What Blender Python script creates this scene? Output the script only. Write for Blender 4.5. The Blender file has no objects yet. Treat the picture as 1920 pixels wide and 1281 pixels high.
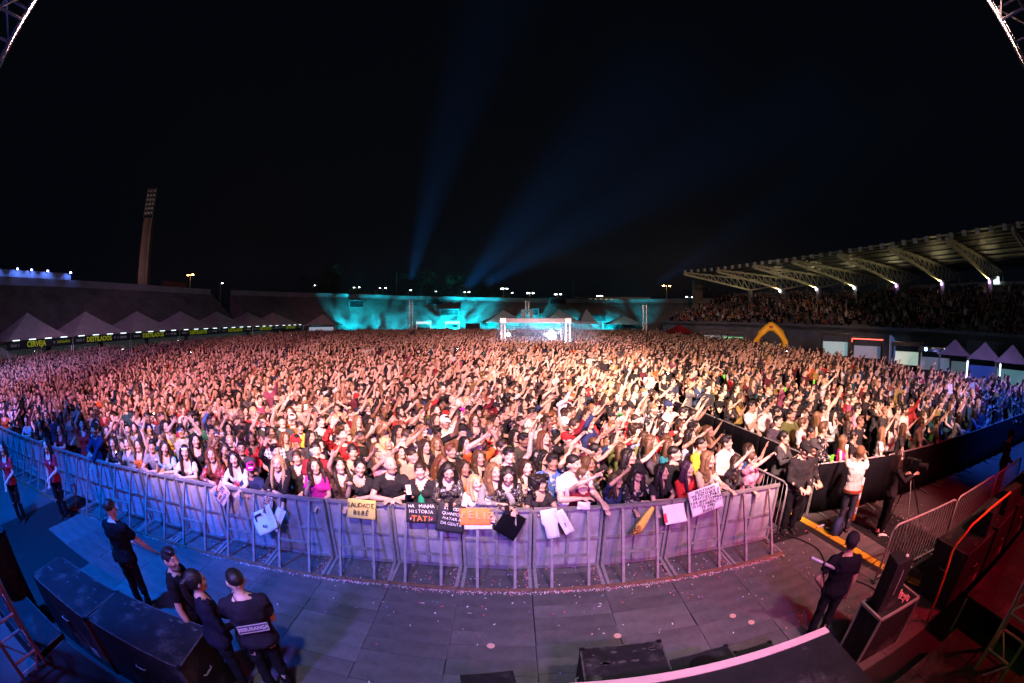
import bpy, bmesh, math, random
from mathutils import Vector, Matrix, Euler
R = math.radians
rnd = random.Random(11)
scene = bpy.context.scene
COL = scene.collection

# ------------------------------------------------------------------ camera
CAM_H = 4.0
cam_data = bpy.data.cameras.new('camera')
cam_data.type = 'PANO'
cam_data.panorama_type = 'FISHEYE_EQUISOLID'
cam_data.fisheye_lens = 15.0
cam_data.fisheye_fov = R(190)
cam_data.sensor_width = 36.0
cam_data.sensor_fit = 'HORIZONTAL'
cam_data.clip_start = 0.05
cam_data.clip_end = 2000
cam = bpy.data.objects.new('camera', cam_data)
cam.location = (0, 0, CAM_H)
cam.rotation_euler = (R(87.0), 0, 0)
COL.objects.link(cam)
scene.camera = cam

# ------------------------------------------------------------------ night sky
world = bpy.data.worlds.new('World')
scene.world = world
world.use_nodes = True
wn = world.node_tree
bg = wn.nodes['Background']
bg.inputs['Color'].default_value = (0.30, 0.42, 0.80, 1)
bg.inputs['Strength'].default_value = 0.0036

scene.view_settings.view_transform = 'Standard'
scene.view_settings.look = 'None'
scene.view_settings.exposure = 0.0
scene.view_settings.gamma = 1.0
scene.cycles.max_bounces = 4
scene.cycles.diffuse_bounces = 2
scene.cycles.glossy_bounces = 2
scene.cycles.transmission_bounces = 2
scene.cycles.transparent_max_bounces = 6
scene.cycles.volume_bounces = 0
scene.cycles.caustics_reflective = False
scene.cycles.caustics_refractive = False
scene.cycles.sample_clamp_indirect = 3.0
scene.cycles.use_light_tree = True
try:
    scene.cycles.use_denoising = True
    scene.cycles.denoiser = 'OPENIMAGEDENOISE'
    scene.cycles.denoising_input_passes = 'RGB_ALBEDO_NORMAL'
    scene.cycles.use_adaptive_sampling = False
except Exception:
    pass

# ------------------------------------------------------------------ stage lighting (the concert's own lamps)
def spot(loc, target, color, watt, angle, blend=0.6, size=0.25):
    l = bpy.data.lights.new('spot_light', 'SPOT')
    l.energy = watt; l.color = color; l.spot_size = R(angle); l.spot_blend = blend; l.shadow_soft_size = size
    o = bpy.data.objects.new('spot_light', l)
    o.location = loc
    o.rotation_euler = (Vector(target) - Vector(loc)).to_track_quat('-Z', 'Y').to_euler()
    COL.objects.link(o)
    return o
def lamp(loc, color, watt, size=0.1):
    l = bpy.data.lights.new('point_light', 'POINT')
    l.energy = watt; l.color = color; l.shadow_soft_size = size
    o = bpy.data.objects.new('point_light', l); o.location = loc
    COL.objects.link(o)
    return o
# front-of-stage washes hung from the roof truss behind and above the photographer
# warm front washes hung over the stage edge; their lower edge is shuttered at the barrier rail
for x0, tx, col, w, an in ((7.6, 11.0, (1.0, .54, .42), 19000, 50), (2.6, 5.0, (1.0, .56, .49), 40000, 51), (.3, -.6, (1.0, .53, .48), 35000, 51), (-2.0, -5.0, (1.0, .48, .51), 26000, 50), (-7.6, -9.5, (1.0, .38, .54), 21000, 50), (-8.6, -15, (.90, .33, .64), 17000, 53), (-13, -25, (.70, .33, .82), 9000, 54)):
    dx = (tx - x0) / 8.5; L = math.hypot(1, dx); D = 22.0; tl = 24.5 if -3 < x0 < 5 else 20.0
    spot((x0, -2.5, 10.5), (x0 + dx / L * D, -2.5 + D / L, 10.5 - D * math.tan(R(tl))), col, w * (.86 if x0 > -5 else .78) * (1.5 if x0 > 5 else 1), an, .24, .25)
spot((3.2, -2.5, 10.5), (6.0, 20, 0), (1.0, .66, .50), 74000, 26, 1.0, .35)      # hot spot right of the centre
spot((2, -3, 11), (2, 42, 0), (1.0, .50, .46), 84000, 34, 1.0, .35)           # long throw to the rear of the field
spot((-7.4, -.6, 9.5), (-7.6, 3.6, 0), (.0, .11, .85), 21000, 62, .9, .3)         # blue wash on the left pit
spot((-13.5, -.6, 9.5), (-15, 3.0, 0), (.0, .12, .85), 15000, 56, .9, .3)       # second blue wash farther left
spot((-19, -2, 10), (-29, 9, 0), (.20, .24, 1.0), 14000, 52, 1.0, .3)           # blue at the far left edge of the crowd
spot((-3, -2.4, 5.6), (-2.4, 5.9, .75), (.20, .15, 1.0), 4400, 54, 1.0, .3)     # violet wash on the barrier
spot((2, -2.4, 5.6), (1.8, 5.9, .75), (.50, .17, .95), 3000, 52, 1.0, .3)       # lilac-pink wash on the barrier
spot((5, -2.4, 6.5), (4.4, 5.6, .6), (.95, .20, .42), 1900, 46, 1.0, .3)        # pink at the right end of the barrier
spot((7, -2, 9.0), (7.3, 6.3, 0), (1.0, .42, .40), 9500, 34, 1.0, .3)           # salmon wash on the right pit
spot((9.5, -3, 7.0), (7.6, 2.5, .9), (1.0, .01, .05), 4200, 60, 1.0, .3)        # red wash on the right loudspeakers
spot((14, -2, 9.5), (18, 6, 0), (.03, .13, 1.0), 13000, 60, 1.0, .3)           # blue wash at the far right
spot((18, -2, 10), (26, 13, 0), (.55, .36, 1.0), 12000, 46, 1.0, .3)           # lilac at the rear right edge of the crowd
spot((-18, -2, 10), (-44, 26, 1), (.52, .38, .85), 9000, 52, 1.0, .3)          # dim lilac on the bar tents
spot((4.5, -2, 5.0), (-3.5, 2.6, 1.6), (1.0, .10, .12), 900, 26, 1.0, .2)       # low red side light on the guards
spot((-3, -2.5, 6), (-9.8, 3.4, 1.3), (1.0, .18, .28), 900, 20, 1.0, .2)        # red spill added so the stewards' shirts read red
spot((-.5, -2, 9.5), (-.2, 4.0, 0), (.74, .70, 1.0), 2900, 50, 1.0, .3)         # soft violet on the middle of the pit floor
spot((3.5, -2, 9.5), (2.6, 4.7, 0), (1.0, .74, .68), 2600, 42, 1.0, .3)        # pinkish on the right half of the pit floor
spot((3.4, -2.2, 5), (2.6, 1.9, 1.0), (1.0, .06, .12), 900, 60, 1.0, .2)        # red on the riser and the road case
# turquoise floods with patterned gobos against the end stand
def gobo(o, seed):
    l = o.data; l.use_nodes = True; t = l.node_tree; e = t.nodes['Emission']
    tc = t.nodes.new('ShaderNodeTexCoord'); mp = t.nodes.new('ShaderNodeMapping'); mp.inputs['Location'].default_value = (seed * 1.7, seed * .9, seed * 2.3); mp.inputs['Scale'].default_value = (5, 5, 5)
    n = t.nodes.new('ShaderNodeTexNoise'); n.inputs['Scale'].default_value = 1.0; n.inputs['Detail'].default_value = 5; n.inputs['Roughness'].default_value = .62
    r = t.nodes.new('ShaderNodeMapRange'); r.inputs['From Min'].default_value = .40; r.inputs['From Max'].default_value = .66; r.inputs['To Max'].default_value = 2.4
    for a, b in ((tc.outputs['Normal'], mp.inputs[0]), (mp.outputs[0], n.inputs['Vector']), (n.outputs['Fac'], r.inputs['Value']), (r.outputs[0], e.inputs['Strength'])): t.links.new(a, b)
for k, (x, y, z, tx, ty, tz, w, an) in enumerate(((-45, 92, 3, -50.5, 101, 7.0, 14000, 50), (-39, 96, 2.2, -43, 108, 5.5, 24000, 62), (-31, 99, 2.2, -33, 112, 5, 18000, 72), (-14, 102, 2.2, -15.5, 118, 6, 90000, 78), (-20, 102, 3, -23, 120, 9, 40000, 70), (-4.6, 104, 2.2, -4.8, 117, 5, 30000, 66), (2, 105, 2.2, 1.5, 118, 5, 30000, 66), (10, 103, 2.2, 10, 119, 6.5, 52000, 76), (24.5, 101, 2.2, 23.5, 115, 5, 34000, 66), (33, 97, 2.2, 34, 107, 6.5, 13000, 50))):
    gobo(spot((x, y, z), (tx, ty, tz), (.0, .60, .78), w * 1.45, an, 1.0, .3), k + 1)
# blue moving-head beams thrown up from the far end of the field
for (x0, y0, z0, tx, ty, tz, w, ang) in ((-20, 150, 11, 9.5, 60, 26, 1500000, 9), (-18, 150, 11, 29, 60, 29, 1900000, 8), (-38, 150, 11, -8, 60, 38, 1700000, 6.5), (-60, 146, 11, -14, 60, 38, 2200000, 7.5), (-46, 150, 11, 3, 60, 50, 1500000, 6), (42, 146, 11, 70, 50, 40, 600000, 10)):
    spot((x0, y0, z0), (tx, ty, tz), (.01, .23, .78), w * .33, ang, 1.0, .3)
# stage-edge light on the towers
spot((-3.0, -3, 8), (-5.2, .3, 8), (.06, .14, 1.0), 110, 50, 1, .2); spot((3.0, -2.5, 9), (5.0, .1, 8.8), (.95, 1.0, 1.0), 2600, 22, 1, .1); spot((-2.5, -2, 4.5), (-5.2, .3, 1.2), (1.0, .03, .08), 360, 40, 1, .2); spot((3.4, -2, 3.2), (5.2, .3, .3), (.35, 1.0, .12), 50, 40, 1, .2)


# ------------------------------------------------------------------ helpers
def tag(o, label=None, cat=None, group=None, kind=None):
    if label: o['label'] = label
    if cat: o['category'] = cat
    if group: o['group'] = group
    if kind: o['kind'] = kind
    return o
def empty(name, loc=(0, 0, 0), rz=0.0, label=None, cat=None, group=None):
    o = bpy.data.objects.new(name, None)
    o.empty_display_size = 0.2
    o.location = loc; o.rotation_euler = (0, 0, rz)
    COL.objects.link(o)
    return tag(o, label, cat, group)
class MB:
    def __init__(s): s.v = []; s.f = []
    def add(s, vs, fs):
        n = len(s.v); s.v.extend([tuple(v) for v in vs]); s.f.extend([tuple(i + n for i in f) for f in fs]); return s
    def box(s, c, d, m=None):
        x, y, z = d[0] / 2, d[1] / 2, d[2] / 2
        vs = [Vector((a * x, b * y, e * z)) for a in (-1, 1) for b in (-1, 1) for e in (-1, 1)]
        if m is not None: vs = [m @ v for v in vs]
        vs = [v + Vector(c) for v in vs]
        return s.add(vs, [(0, 1, 3, 2), (4, 6, 7, 5), (0, 4, 5, 1), (2, 3, 7, 6), (0, 2, 6, 4), (1, 5, 7, 3)])
    def bar(s, a, b, w, d=None, up=(0, 0, 1)):
        a, b = Vector(a), Vector(b); d = d or w; L = (b - a)
        z = L.normalized(); u = Vector(up)
        if abs(z.dot(u)) > .95: u = Vector((0, 1, 0))
        x = z.cross(u).normalized(); y = x.cross(z)
        m = Matrix((x, y, z)).transposed()
        return s.box((a + b) / 2, (w, d, L.length), m)
    def tube(s, a, b, r, r2=None, n=8, caps=True):
        a, b = Vector(a), Vector(b); r2 = r if r2 is None else r2
        z = (b - a).normalized(); u = Vector((0, 0, 1)) if abs(z.z) < .95 else Vector((0, 1, 0))
        x = z.cross(u).normalized(); y = x.cross(z)
        vs = []
        for p, q in ((a, r), (b, r2)):
            for i in range(n):
                t = 2 * math.pi * i / n
                vs.append(p + x * (q * math.cos(t)) + y * (q * math.sin(t)))
        fs = [(i, (i + 1) % n, n + (i + 1) % n, n + i) for i in range(n)]
        if caps: fs += [tuple(range(n - 1, -1, -1)), tuple(range(n, 2 * n))]
        return s.add(vs, fs)
    def path(s, pts, r, n=6):
        pts = [Vector(p) for p in pts]; rings = []
        for i, p in enumerate(pts):
            t = (pts[min(i + 1, len(pts) - 1)] - pts[max(i - 1, 0)]).normalized()
            u = Vector((0, 0, 1)) if abs(t.z) < .95 else Vector((0, 1, 0))
            x = t.cross(u).normalized(); y = x.cross(t)
            rr = r[i] if isinstance(r, (list, tuple)) else r
            rings.append([p + x * (rr * math.cos(2 * math.pi * k / n)) + y * (rr * math.sin(2 * math.pi * k / n)) for k in range(n)])
        return s.loft(rings)
    def loft(s, rings):
        n = len(rings[0]); vs = [v for q in rings for v in q]; fs = []
        for j in range(len(rings) - 1):
            for i in range(n):
                fs.append((j * n + i, j * n + (i + 1) % n, (j + 1) * n + (i + 1) % n, (j + 1) * n + i))
        fs += [tuple(range(n - 1, -1, -1)), tuple(range((len(rings) - 1) * n, len(rings) * n))]
        return s.add(vs, fs)
    def ell(s, c, r, m=None, nu=12, nv=8, fn=None):
        vs = []; c = Vector(c); r = r if isinstance(r, (tuple, list)) else (r, r, r)
        for j in range(1, nv):
            th = math.pi * j / nv
            for i in range(nu):
                ph = 2 * math.pi * i / nu
                vs.append(Vector((math.sin(th) * math.cos(ph), math.sin(th) * math.sin(ph), math.cos(th))))
        vs.append(Vector((0, 0, 1))); vs.append(Vector((0, 0, -1)))
        out = []
        for v in vs:
            q = Vector((v.x * r[0], v.y * r[1], v.z * r[2]))
            if fn: q = fn(v, q)
            if m is not None: q = m @ q
            out.append(q + c)
        fs = []
        for j in range(nv - 2):
            for i in range(nu):
                fs.append((j * nu + i, (j + 1) * nu + i, (j + 1) * nu + (i + 1) % nu, j * nu + (i + 1) % nu))
        T, B = len(out) - 2, len(out) - 1
        for i in range(nu):
            fs.append((T, i, (i + 1) % nu)); fs.append((B, (nv - 2) * nu + (i + 1) % nu, (nv - 2) * nu + i))
        return s.add(out, fs)
    def mesh(s, name, mat=None, smooth=False):
        me = bpy.data.meshes.new(name); me.from_pydata(s.v, [], s.f); me.update()
        if mat: me.materials.append(mat)
        if smooth: me.polygons.foreach_set('use_smooth', [True] * len(me.polygons))
        return me
    def build(s, name, mat, parent=None, smooth=False, loc=None, rz=None, bevel=0):
        o = bpy.data.objects.new(name, s.mesh(name, mat, smooth)); COL.objects.link(o)
        if parent: o.parent = parent
        if loc is not None: o.location = loc
        if rz is not None: o.rotation_euler = (0, 0, rz)
        if bevel:
            b = o.modifiers.new('bevel', 'BEVEL'); b.width = bevel; b.segments = 2; b.limit_method = 'ANGLE'
        return o
def inst(name, mesh, parent=None, loc=(0, 0, 0), rz=0.0, mat=None):
    o = bpy.data.objects.new(name, mesh); COL.objects.link(o); o.parent = parent; o.location = loc; o.rotation_euler = (0, 0, rz)
    if mat:
        o.material_slots[0].link = 'OBJECT'; o.material_slots[0].material = mat
    return o
KIDS = {}
def copy_tree(o, parent=None):
    c = o.copy(); COL.objects.link(c)
    if parent: c.parent = parent; c.matrix_parent_inverse = o.matrix_parent_inverse.copy()
    for ch in list(o.children): copy_tree(ch, c)
    return c
# ------------------------------------------------------------------ materials
class NT:
    def __init__(s, m): s.t = m.node_tree; s.l = s.t.links
    def n(s, kind, **kw):
        x = s.t.nodes.new(kind)
        for k, v in kw.items(): setattr(x, k, v)
        return x
    def link(s, a, b): s.l.new(a, b)
    def math(s, op, a, b=None, clamp=False):
        x = s.n('ShaderNodeMath', operation=op); x.use_clamp = clamp
        for i, q in enumerate((a, b)):
            if q is None: continue
            if isinstance(q, (int, float)): x.inputs[i].default_value = q
            else: s.link(q, x.inputs[i])
        return x.outputs[0]
    def mix(s, f, a, b, mode='MIX'):
        x = s.n('ShaderNodeMix', data_type='RGBA', blend_type=mode)
        for sock, q in ((x.inputs[0], f), (x.inputs[6], a), (x.inputs[7], b)):
            if isinstance(q, (int, float)): sock.default_value = q
            elif isinstance(q, tuple): sock.default_value = q if len(q) == 4 else (*q, 1)
            else: s.link(q, sock)
        return x.outputs[2]
    def noise(s, scale, detail=4, rough=.6, vec=None, coord='Object'):
        x = s.n('ShaderNodeTexNoise'); x.inputs['Scale'].default_value = scale; x.inputs['Detail'].default_value = detail; x.inputs['Roughness'].default_value = rough
        if vec is None:
            tc = s.n('ShaderNodeTexCoord'); vec = tc.outputs[coord]
        s.link(vec, x.inputs['Vector'])
        return x.outputs['Fac']
    def ramp(s, f, stops, interp='LINEAR'):
        x = s.n('ShaderNodeValToRGB'); x.color_ramp.interpolation = interp
        e = x.color_ramp.elements
        while len(e) < len(stops): e.new(.5)
        for q, (p, c) in zip(e, stops): q.position = p; q.color = c if len(c) == 4 else (*c, 1)
        s.link(f, x.inputs[0]); return x.outputs[0]
MATS = {}
def mat(name, color=(.5, .5, .5), rough=.6, metal=0.0, grime=.25, scale=6.0, bump=.0, bscale=40., objcol=False, emit=None, strength=0., spec=.3, dark=None, stain=0.0):
    if name in MATS: return MATS[name]
    m = bpy.data.materials.new(name); m.use_nodes = True; MATS[name] = m
    t = NT(m); b = t.t.nodes['Principled BSDF']
    b.inputs['Roughness'].default_value = rough; b.inputs['Metallic'].default_value = metal
    b.inputs['Specular IOR Level'].default_value = spec
    if objcol:
        oi = t.n('ShaderNodeObjectInfo'); base = oi.outputs['Color']
    else:
        x = t.n('ShaderNodeRGB'); x.outputs[0].default_value = (*color, 1); base = x.outputs[0]
    if name == 'barrier_sheet_steel':
        vi = t.n('ShaderNodeObjectInfo'); base = t.mix(1.0, base, t.ramp(vi.outputs['Random'], [(0, (.78, .78, .80)), (1, (1.12, 1.10, 1.10))]), 'MULTIPLY')
    if grime:
        f = t.ramp(t.noise(scale, 6, .65), [(.3, (1 - grime,) * 3), (.7, (1 + grime * .25,) * 3)])
        base = t.mix(1.0, base, f, 'MULTIPLY')
    if stain:
        f2 = t.ramp(t.noise(scale * .23, 8, .75), [(.52, (0, 0, 0)), (.66, (1, 1, 1))])
        base = t.mix(t.math('MULTIPLY', f2, stain), base, dark or (.02, .018, .015))
    t.link(base, b.inputs['Base Color'])
    if grime:
        rr = t.math('MULTIPLY_ADD', t.noise(scale * 2.3, 3), .25); rr.node.inputs[2].default_value = rough - .12
        t.link(rr, b.inputs['Roughness'])
    if bump:
        bn = t.n('ShaderNodeBump'); bn.inputs['Strength'].default_value = bump; bn.inputs['Distance'].default_value = .01
        t.link(t.noise(bscale, 4), bn.inputs['Height']); t.link(bn.outputs[0], b.inputs['Normal'])
    if emit:
        b.inputs['Emission Color'].default_value = (*emit, 1); b.inputs['Emission Strength'].default_value = strength
    return m
def glow(name, color, strength): return mat(name, (.5, .5, .5), .5, grime=0, emit=color, strength=strength)

M_BRACE = mat('dull_painted_steel', (.30, .28, .28), .6, .15, .45, 9, .2, 60, stain=.5, dark=(.15, .08, .05))
M_STEEL = mat('galvanised_steel', (.42, .41, .41), .5, .55, .35, 9, .15, 60, stain=.35, dark=(.16, .10, .07))
M_PANEL = mat('barrier_sheet_steel', (.44, .43, .46), .55, .2, .5, 2.2, .6, 5, stain=.7, dark=(.20, .15, .12))
M_RUST = mat('rusty_base_steel', (.24, .13, .085), .8, .1, .45, 12, .3, 60)
M_ASPHALT = mat('asphalt', (.085, .083, .082), .9, 0, .35, 1.2, .5, 90)
M_GRASS = mat('worn_turf', (.045, .055, .03), .95, 0, .5, .5, .5, 40)
M_CONC = mat('weathered_concrete', (.19, .18, .175), .9, 0, .45, .35, .3, 3, stain=.5, dark=(.09, .085, .08))
M_CONCW = mat('painted_concrete', (.42, .41, .41), .85, 0, .35, .4, .2, 3, stain=.3, dark=(.15, .14, .14))
M_BLACKCLOTH = mat('black_drape', (.006, .0055, .008), .95, 0, .3, 2, .4, 12, spec=.05)
M_BLACK = mat('black_painted_plywood', (.013, .012, .014), .62, 0, .5, 5, .25, 80, stain=.8, dark=(.085, .08, .075))
M_WORN_HIGHLIGHT = mat('worn_highlight_paint', (.10, .095, .09), .6, .2, .7, 14)
M_BLACKM = mat('black_metal', (.018, .018, .02), .4, .5, .3, 8)
M_GRILLE = mat('speaker_grille', (.012, .012, .013), .45, .6, .3, 30, .5, 400)
M_ALU = mat('aluminium_truss', (.62, .62, .63), .35, .85, .2, 8)
M_WHITE = mat('white_pvc_canvas', (.62, .61, .60), .6, 0, .2, 1.0, .1, 4)
M_WPAPER = mat('white_paper', (.80, .79, .77), .7, 0, .06, 6, .1, 20)
M_ORANGE = mat('orange_painted_tube', (.75, .16, .03), .45, .0, .2, 9)
M_YELLOW = mat('yellow_rubber', (.72, .46, .03), .6, 0, .45, 7, .2, 50, stain=.4, dark=(.06, .05, .03))
M_RUBBER = mat('black_rubber', (.02, .02, .02), .7, 0, .4, 9, .3, 80)
# ------------------------------------------------------------------ people: skin, cloth and hair materials
def skin_material(name, crowd):
    m = bpy.data.materials.new(name); m.use_nodes = True
    t = NT(m); b = t.t.nodes['Principled BSDF']
    b.inputs['Roughness'].default_value = .5; b.inputs['Specular IOR Level'].default_value = .35
    oi = t.n('ShaderNodeObjectInfo')
    if crowd:
        base = t.ramp(oi.outputs['Random'], [(0, (.58, .39, .30)), (.25, (.47, .30, .22)), (.5, (.64, .45, .36)), (.75, (.33, .20, .135)), (.84, (.54, .36, .27)), (.96, (.18, .10, .065))], 'CONSTANT')
        beard = t.math('GREATER_THAN', t.math('FRACT', t.math('MULTIPLY', oi.outputs['Random'], 37.)), .55)
    else:
        base = oi.outputs['Color']; beard = oi.outputs['Alpha']
    f = t.ramp(t.noise(30, 4), [(.3, (.86, .82, .80)), (.7, (1.04, 1.03, 1.03))])
    base = t.mix(1.0, base, f, 'MULTIPLY')
    at = t.n('ShaderNodeAttribute', attribute_name='hl')
    sx = t.n('ShaderNodeSeparateXYZ'); t.link(at.outputs['Vector'], sx.inputs[0])
    ax = t.math('ABSOLUTE', sx.outputs[0]); z = sx.outputs[2]
    front = t.math('LESS_THAN', sx.outputs[1], -.045)
    sexat = t.n('ShaderNodeAttribute', attribute_name='fem')
    fem = sexat.outputs['Fac']
    def ell(cx, cz, rx, rz):
        u = t.math('DIVIDE', t.math('SUBTRACT', ax, cx), rx); w = t.math('DIVIDE', t.math('SUBTRACT', z, cz), rz)
        d = t.math('ADD', t.math('MULTIPLY', u, u), t.math('MULTIPLY', w, w))
        return t.math('MULTIPLY', t.math('LESS_THAN', d, 1.0), front)
    cheek = ell(.040, -.028, .022, .02)
    base = t.mix(t.math('MULTIPLY', cheek, .14), base, (.55, .20, .16))
    # beard
    u = t.math('DIVIDE', t.math('SUBTRACT', z, -.085), .05)
    low = t.math('LESS_THAN', z, -.035); mid = t.math('GREATER_THAN', t.math('ADD', t.math('MULTIPLY', t.math('DIVIDE', ax, .05), t.math('DIVIDE', ax, .05)), t.math('MULTIPLY', u, u)), .55)
    hi = t.math('GREATER_THAN', z, -.125); fr2 = t.math('LESS_THAN', sx.outputs[1], .0)
    bm = t.math('MULTIPLY', t.math('MULTIPLY', low, hi), t.math('MULTIPLY', fr2, beard))
    bm = t.math('MULTIPLY', bm, t.math('SUBTRACT', 1.0, fem))
    base = t.mix(t.math('MULTIPLY', bm, .8), base, (.02, .014, .01))
    lips = ell(0.0, -.055, .026, .0095)
    base = t.mix(t.math('MULTIPLY', lips, t.math('MULTIPLY_ADD', fem, .35).node.outputs[0] if False else .75), base, (.36, .075, .07))
    brow = ell(.033, .034, .020, .0042)
    base = t.mix(t.math('MULTIPLY', brow, .85), base, (.022, .014, .010))
    lash = ell(.033, .0125, .0170, .0085); base = t.mix(lash, base, (.035, .02, .016))
    eye = ell(.033, .0112, .0142, .0056); base = t.mix(eye, base, (.55, .52, .50))
    iris = ell(.033, .0115, .0056, .0062); base = t.mix(iris, base, (.014, .008, .006))
    t.link(base, b.inputs['Base Color'])
    return m
def cloth_material(name, kind):
    m = bpy.data.materials.new(name); m.use_nodes = True
    t = NT(m); b = t.t.nodes['Principled BSDF']
    b.inputs['Roughness'].default_value = .9; b.inputs['Specular IOR Level'].default_value = .06
    oi = t.n('ShaderNodeObjectInfo')
    if kind == 'crowd':
        pal = [(.030, .028, .03), (.035, .034, .04), (.026, .024, .026), (.04, .036, .038), (.05, .048, .055), (.03, .026, .03), (.018, .017, .02), (.55, .53, .52), (.03, .035, .06), (.014, .013, .014), (.30, .03, .035), (.10, .095, .10), (.03, .05, .10), (.022, .02, .022), (.48, .42, .38), (.016, .016, .017), (.42, .10, .03), (.09, .02, .03), (.02, .02, .03), (.25, .19, .06), (.02, .06, .07), (.18, .16, .15), (.22, .06, .11), (.02, .018, .018), (.60, .58, .58)]
        n = len(pal)
        base = t.ramp(t.math('FRACT', t.math('MULTIPLY', oi.outputs['Random'], 13.7)), [(i / n, c) for i, c in enumerate(pal)], 'CONSTANT')
    else: base = oi.outputs['Color']
    if kind == 'leopard':
        v = t.n('ShaderNodeTexVoronoi', feature='F1'); v.inputs['Scale'].default_value = 34
        tc = t.n('ShaderNodeTexCoord'); t.link(tc.outputs['Object'], v.inputs['Vector'])
        base = t.mix(t.math('LESS_THAN', v.outputs['Distance'], .42), base, (.03, .014, .008))
    elif kind == 'sequin':
        v = t.n('ShaderNodeTexVoronoi', feature='F1'); v.inputs['Scale'].default_value = 90
        tc = t.n('ShaderNodeTexCoord'); t.link(tc.outputs['Object'], v.inputs['Vector'])
        t.link(t.ramp(v.outputs['Color'], [(.1, (.5,) * 3), (.9, (.08,) * 3)]), b.inputs['Roughness'])
        b.inputs['Metallic'].default_value = .65
        base = t.mix(t.math('GREATER_THAN', v.outputs['Color'], .66), base, (.55, .5, .45))
        bn = t.n('ShaderNodeBump'); bn.inputs['Strength'].default_value = .9; bn.inputs['Distance'].default_value = .02
        t.link(v.outputs['Color'], bn.inputs['Height']); t.link(bn.outputs[0], b.inputs['Normal'])
    elif kind == 'check':
        tc = t.n('ShaderNodeTexCoord'); s = t.n('ShaderNodeSeparateXYZ'); t.link(tc.outputs['Object'], s.inputs[0])
        a = t.math('LESS_THAN', t.math('FRACT', t.math('MULTIPLY', s.outputs[0], 14.)), .45)
        c = t.math('LESS_THAN', t.math('FRACT', t.math('MULTIPLY', s.outputs[2], 14.)), .45)
        base = t.mix(t.math('MULTIPLY', t.math('ADD', a, c), .42), base, (.02, .016, .02))
    elif kind == 'print':
        nz = t.noise(16, 2)
        base = t.mix(t.math('GREATER_THAN', nz, .57), base, (.42, .40, .40))
    f = t.ramp(t.noise(9, 4), [(.3, (.72, .72, .72)), (.7, (1.06, 1.06, 1.06))])
    base = t.mix(1.0, base, f, 'MULTIPLY')
    t.link(base, b.inputs['Base Color'])
    if kind != 'sequin':
        bn = t.n('ShaderNodeBump'); bn.inputs['Strength'].default_value = .55; bn.inputs['Distance'].default_value = .02
        t.link(t.noise(11, 3), bn.inputs['Height']); t.link(bn.outputs[0], b.inputs['Normal'])
    return m
def hair_material(name, crowd):
    m = bpy.data.materials.new(name); m.use_nodes = True
    t = NT(m); b = t.t.nodes['Principled BSDF']
    b.inputs['Roughness'].default_value = .42; b.inputs['Specular IOR Level'].default_value = .4
    oi = t.n('ShaderNodeObjectInfo')
    base = t.ramp(t.math('FRACT', t.math('MULTIPLY', oi.outputs['Random'], 7.3)), [(0, (.012, .009, .008)), (.42, (.03, .018, .012)), (.66, (.07, .038, .02)), (.82, (.16, .09, .045)), (.93, (.34, .22, .11))], 'CONSTANT') if crowd else oi.outputs['Color']
    mp = t.n('ShaderNodeMapping'); mp.inputs['Scale'].default_value = (90, 90, 9)
    tc = t.n('ShaderNodeTexCoord'); t.link(tc.outputs['Object'], mp.inputs[0])
    nz = t.noise(1.0, 4, .6, vec=mp.outputs[0])
    base = t.mix(1.0, base, t.ramp(nz, [(.3, (.6, .6, .6)), (.75, (1.3, 1.25, 1.2))]), 'MULTIPLY')
    t.link(base, b.inputs['Base Color'])
    bn = t.n('ShaderNodeBump'); bn.inputs['Strength'].default_value = .8; bn.inputs['Distance'].default_value = .01
    t.link(nz, bn.inputs['Height']); t.link(bn.outputs[0], b.inputs['Normal'])
    return m
M_SKIN = skin_material('skin', False); M_SKIN_C = skin_material('crowd_skin', True)
M_CLOTH = {k: cloth_material('cloth_' + k, k) for k in ('plain', 'leopard', 'sequin', 'check', 'print')}
M_CLOTH_C = cloth_material('crowd_cloth', 'crowd')
M_HAIR = hair_material('hair', False); M_HAIR_C = hair_material('crowd_hair', True)
M_DENIM = mat('denim', (.05, .06, .10), .85, 0, .35, 10, .3, 60)
M_DARKTROUSER = mat('dark_trouser_cloth', (.012, .012, .015), .9, 0, .35, 10, .3, 60, spec=.05)
M_SHOE = mat('shoe_leather', (.02, .019, .019), .5, 0, .3, 10)

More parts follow.
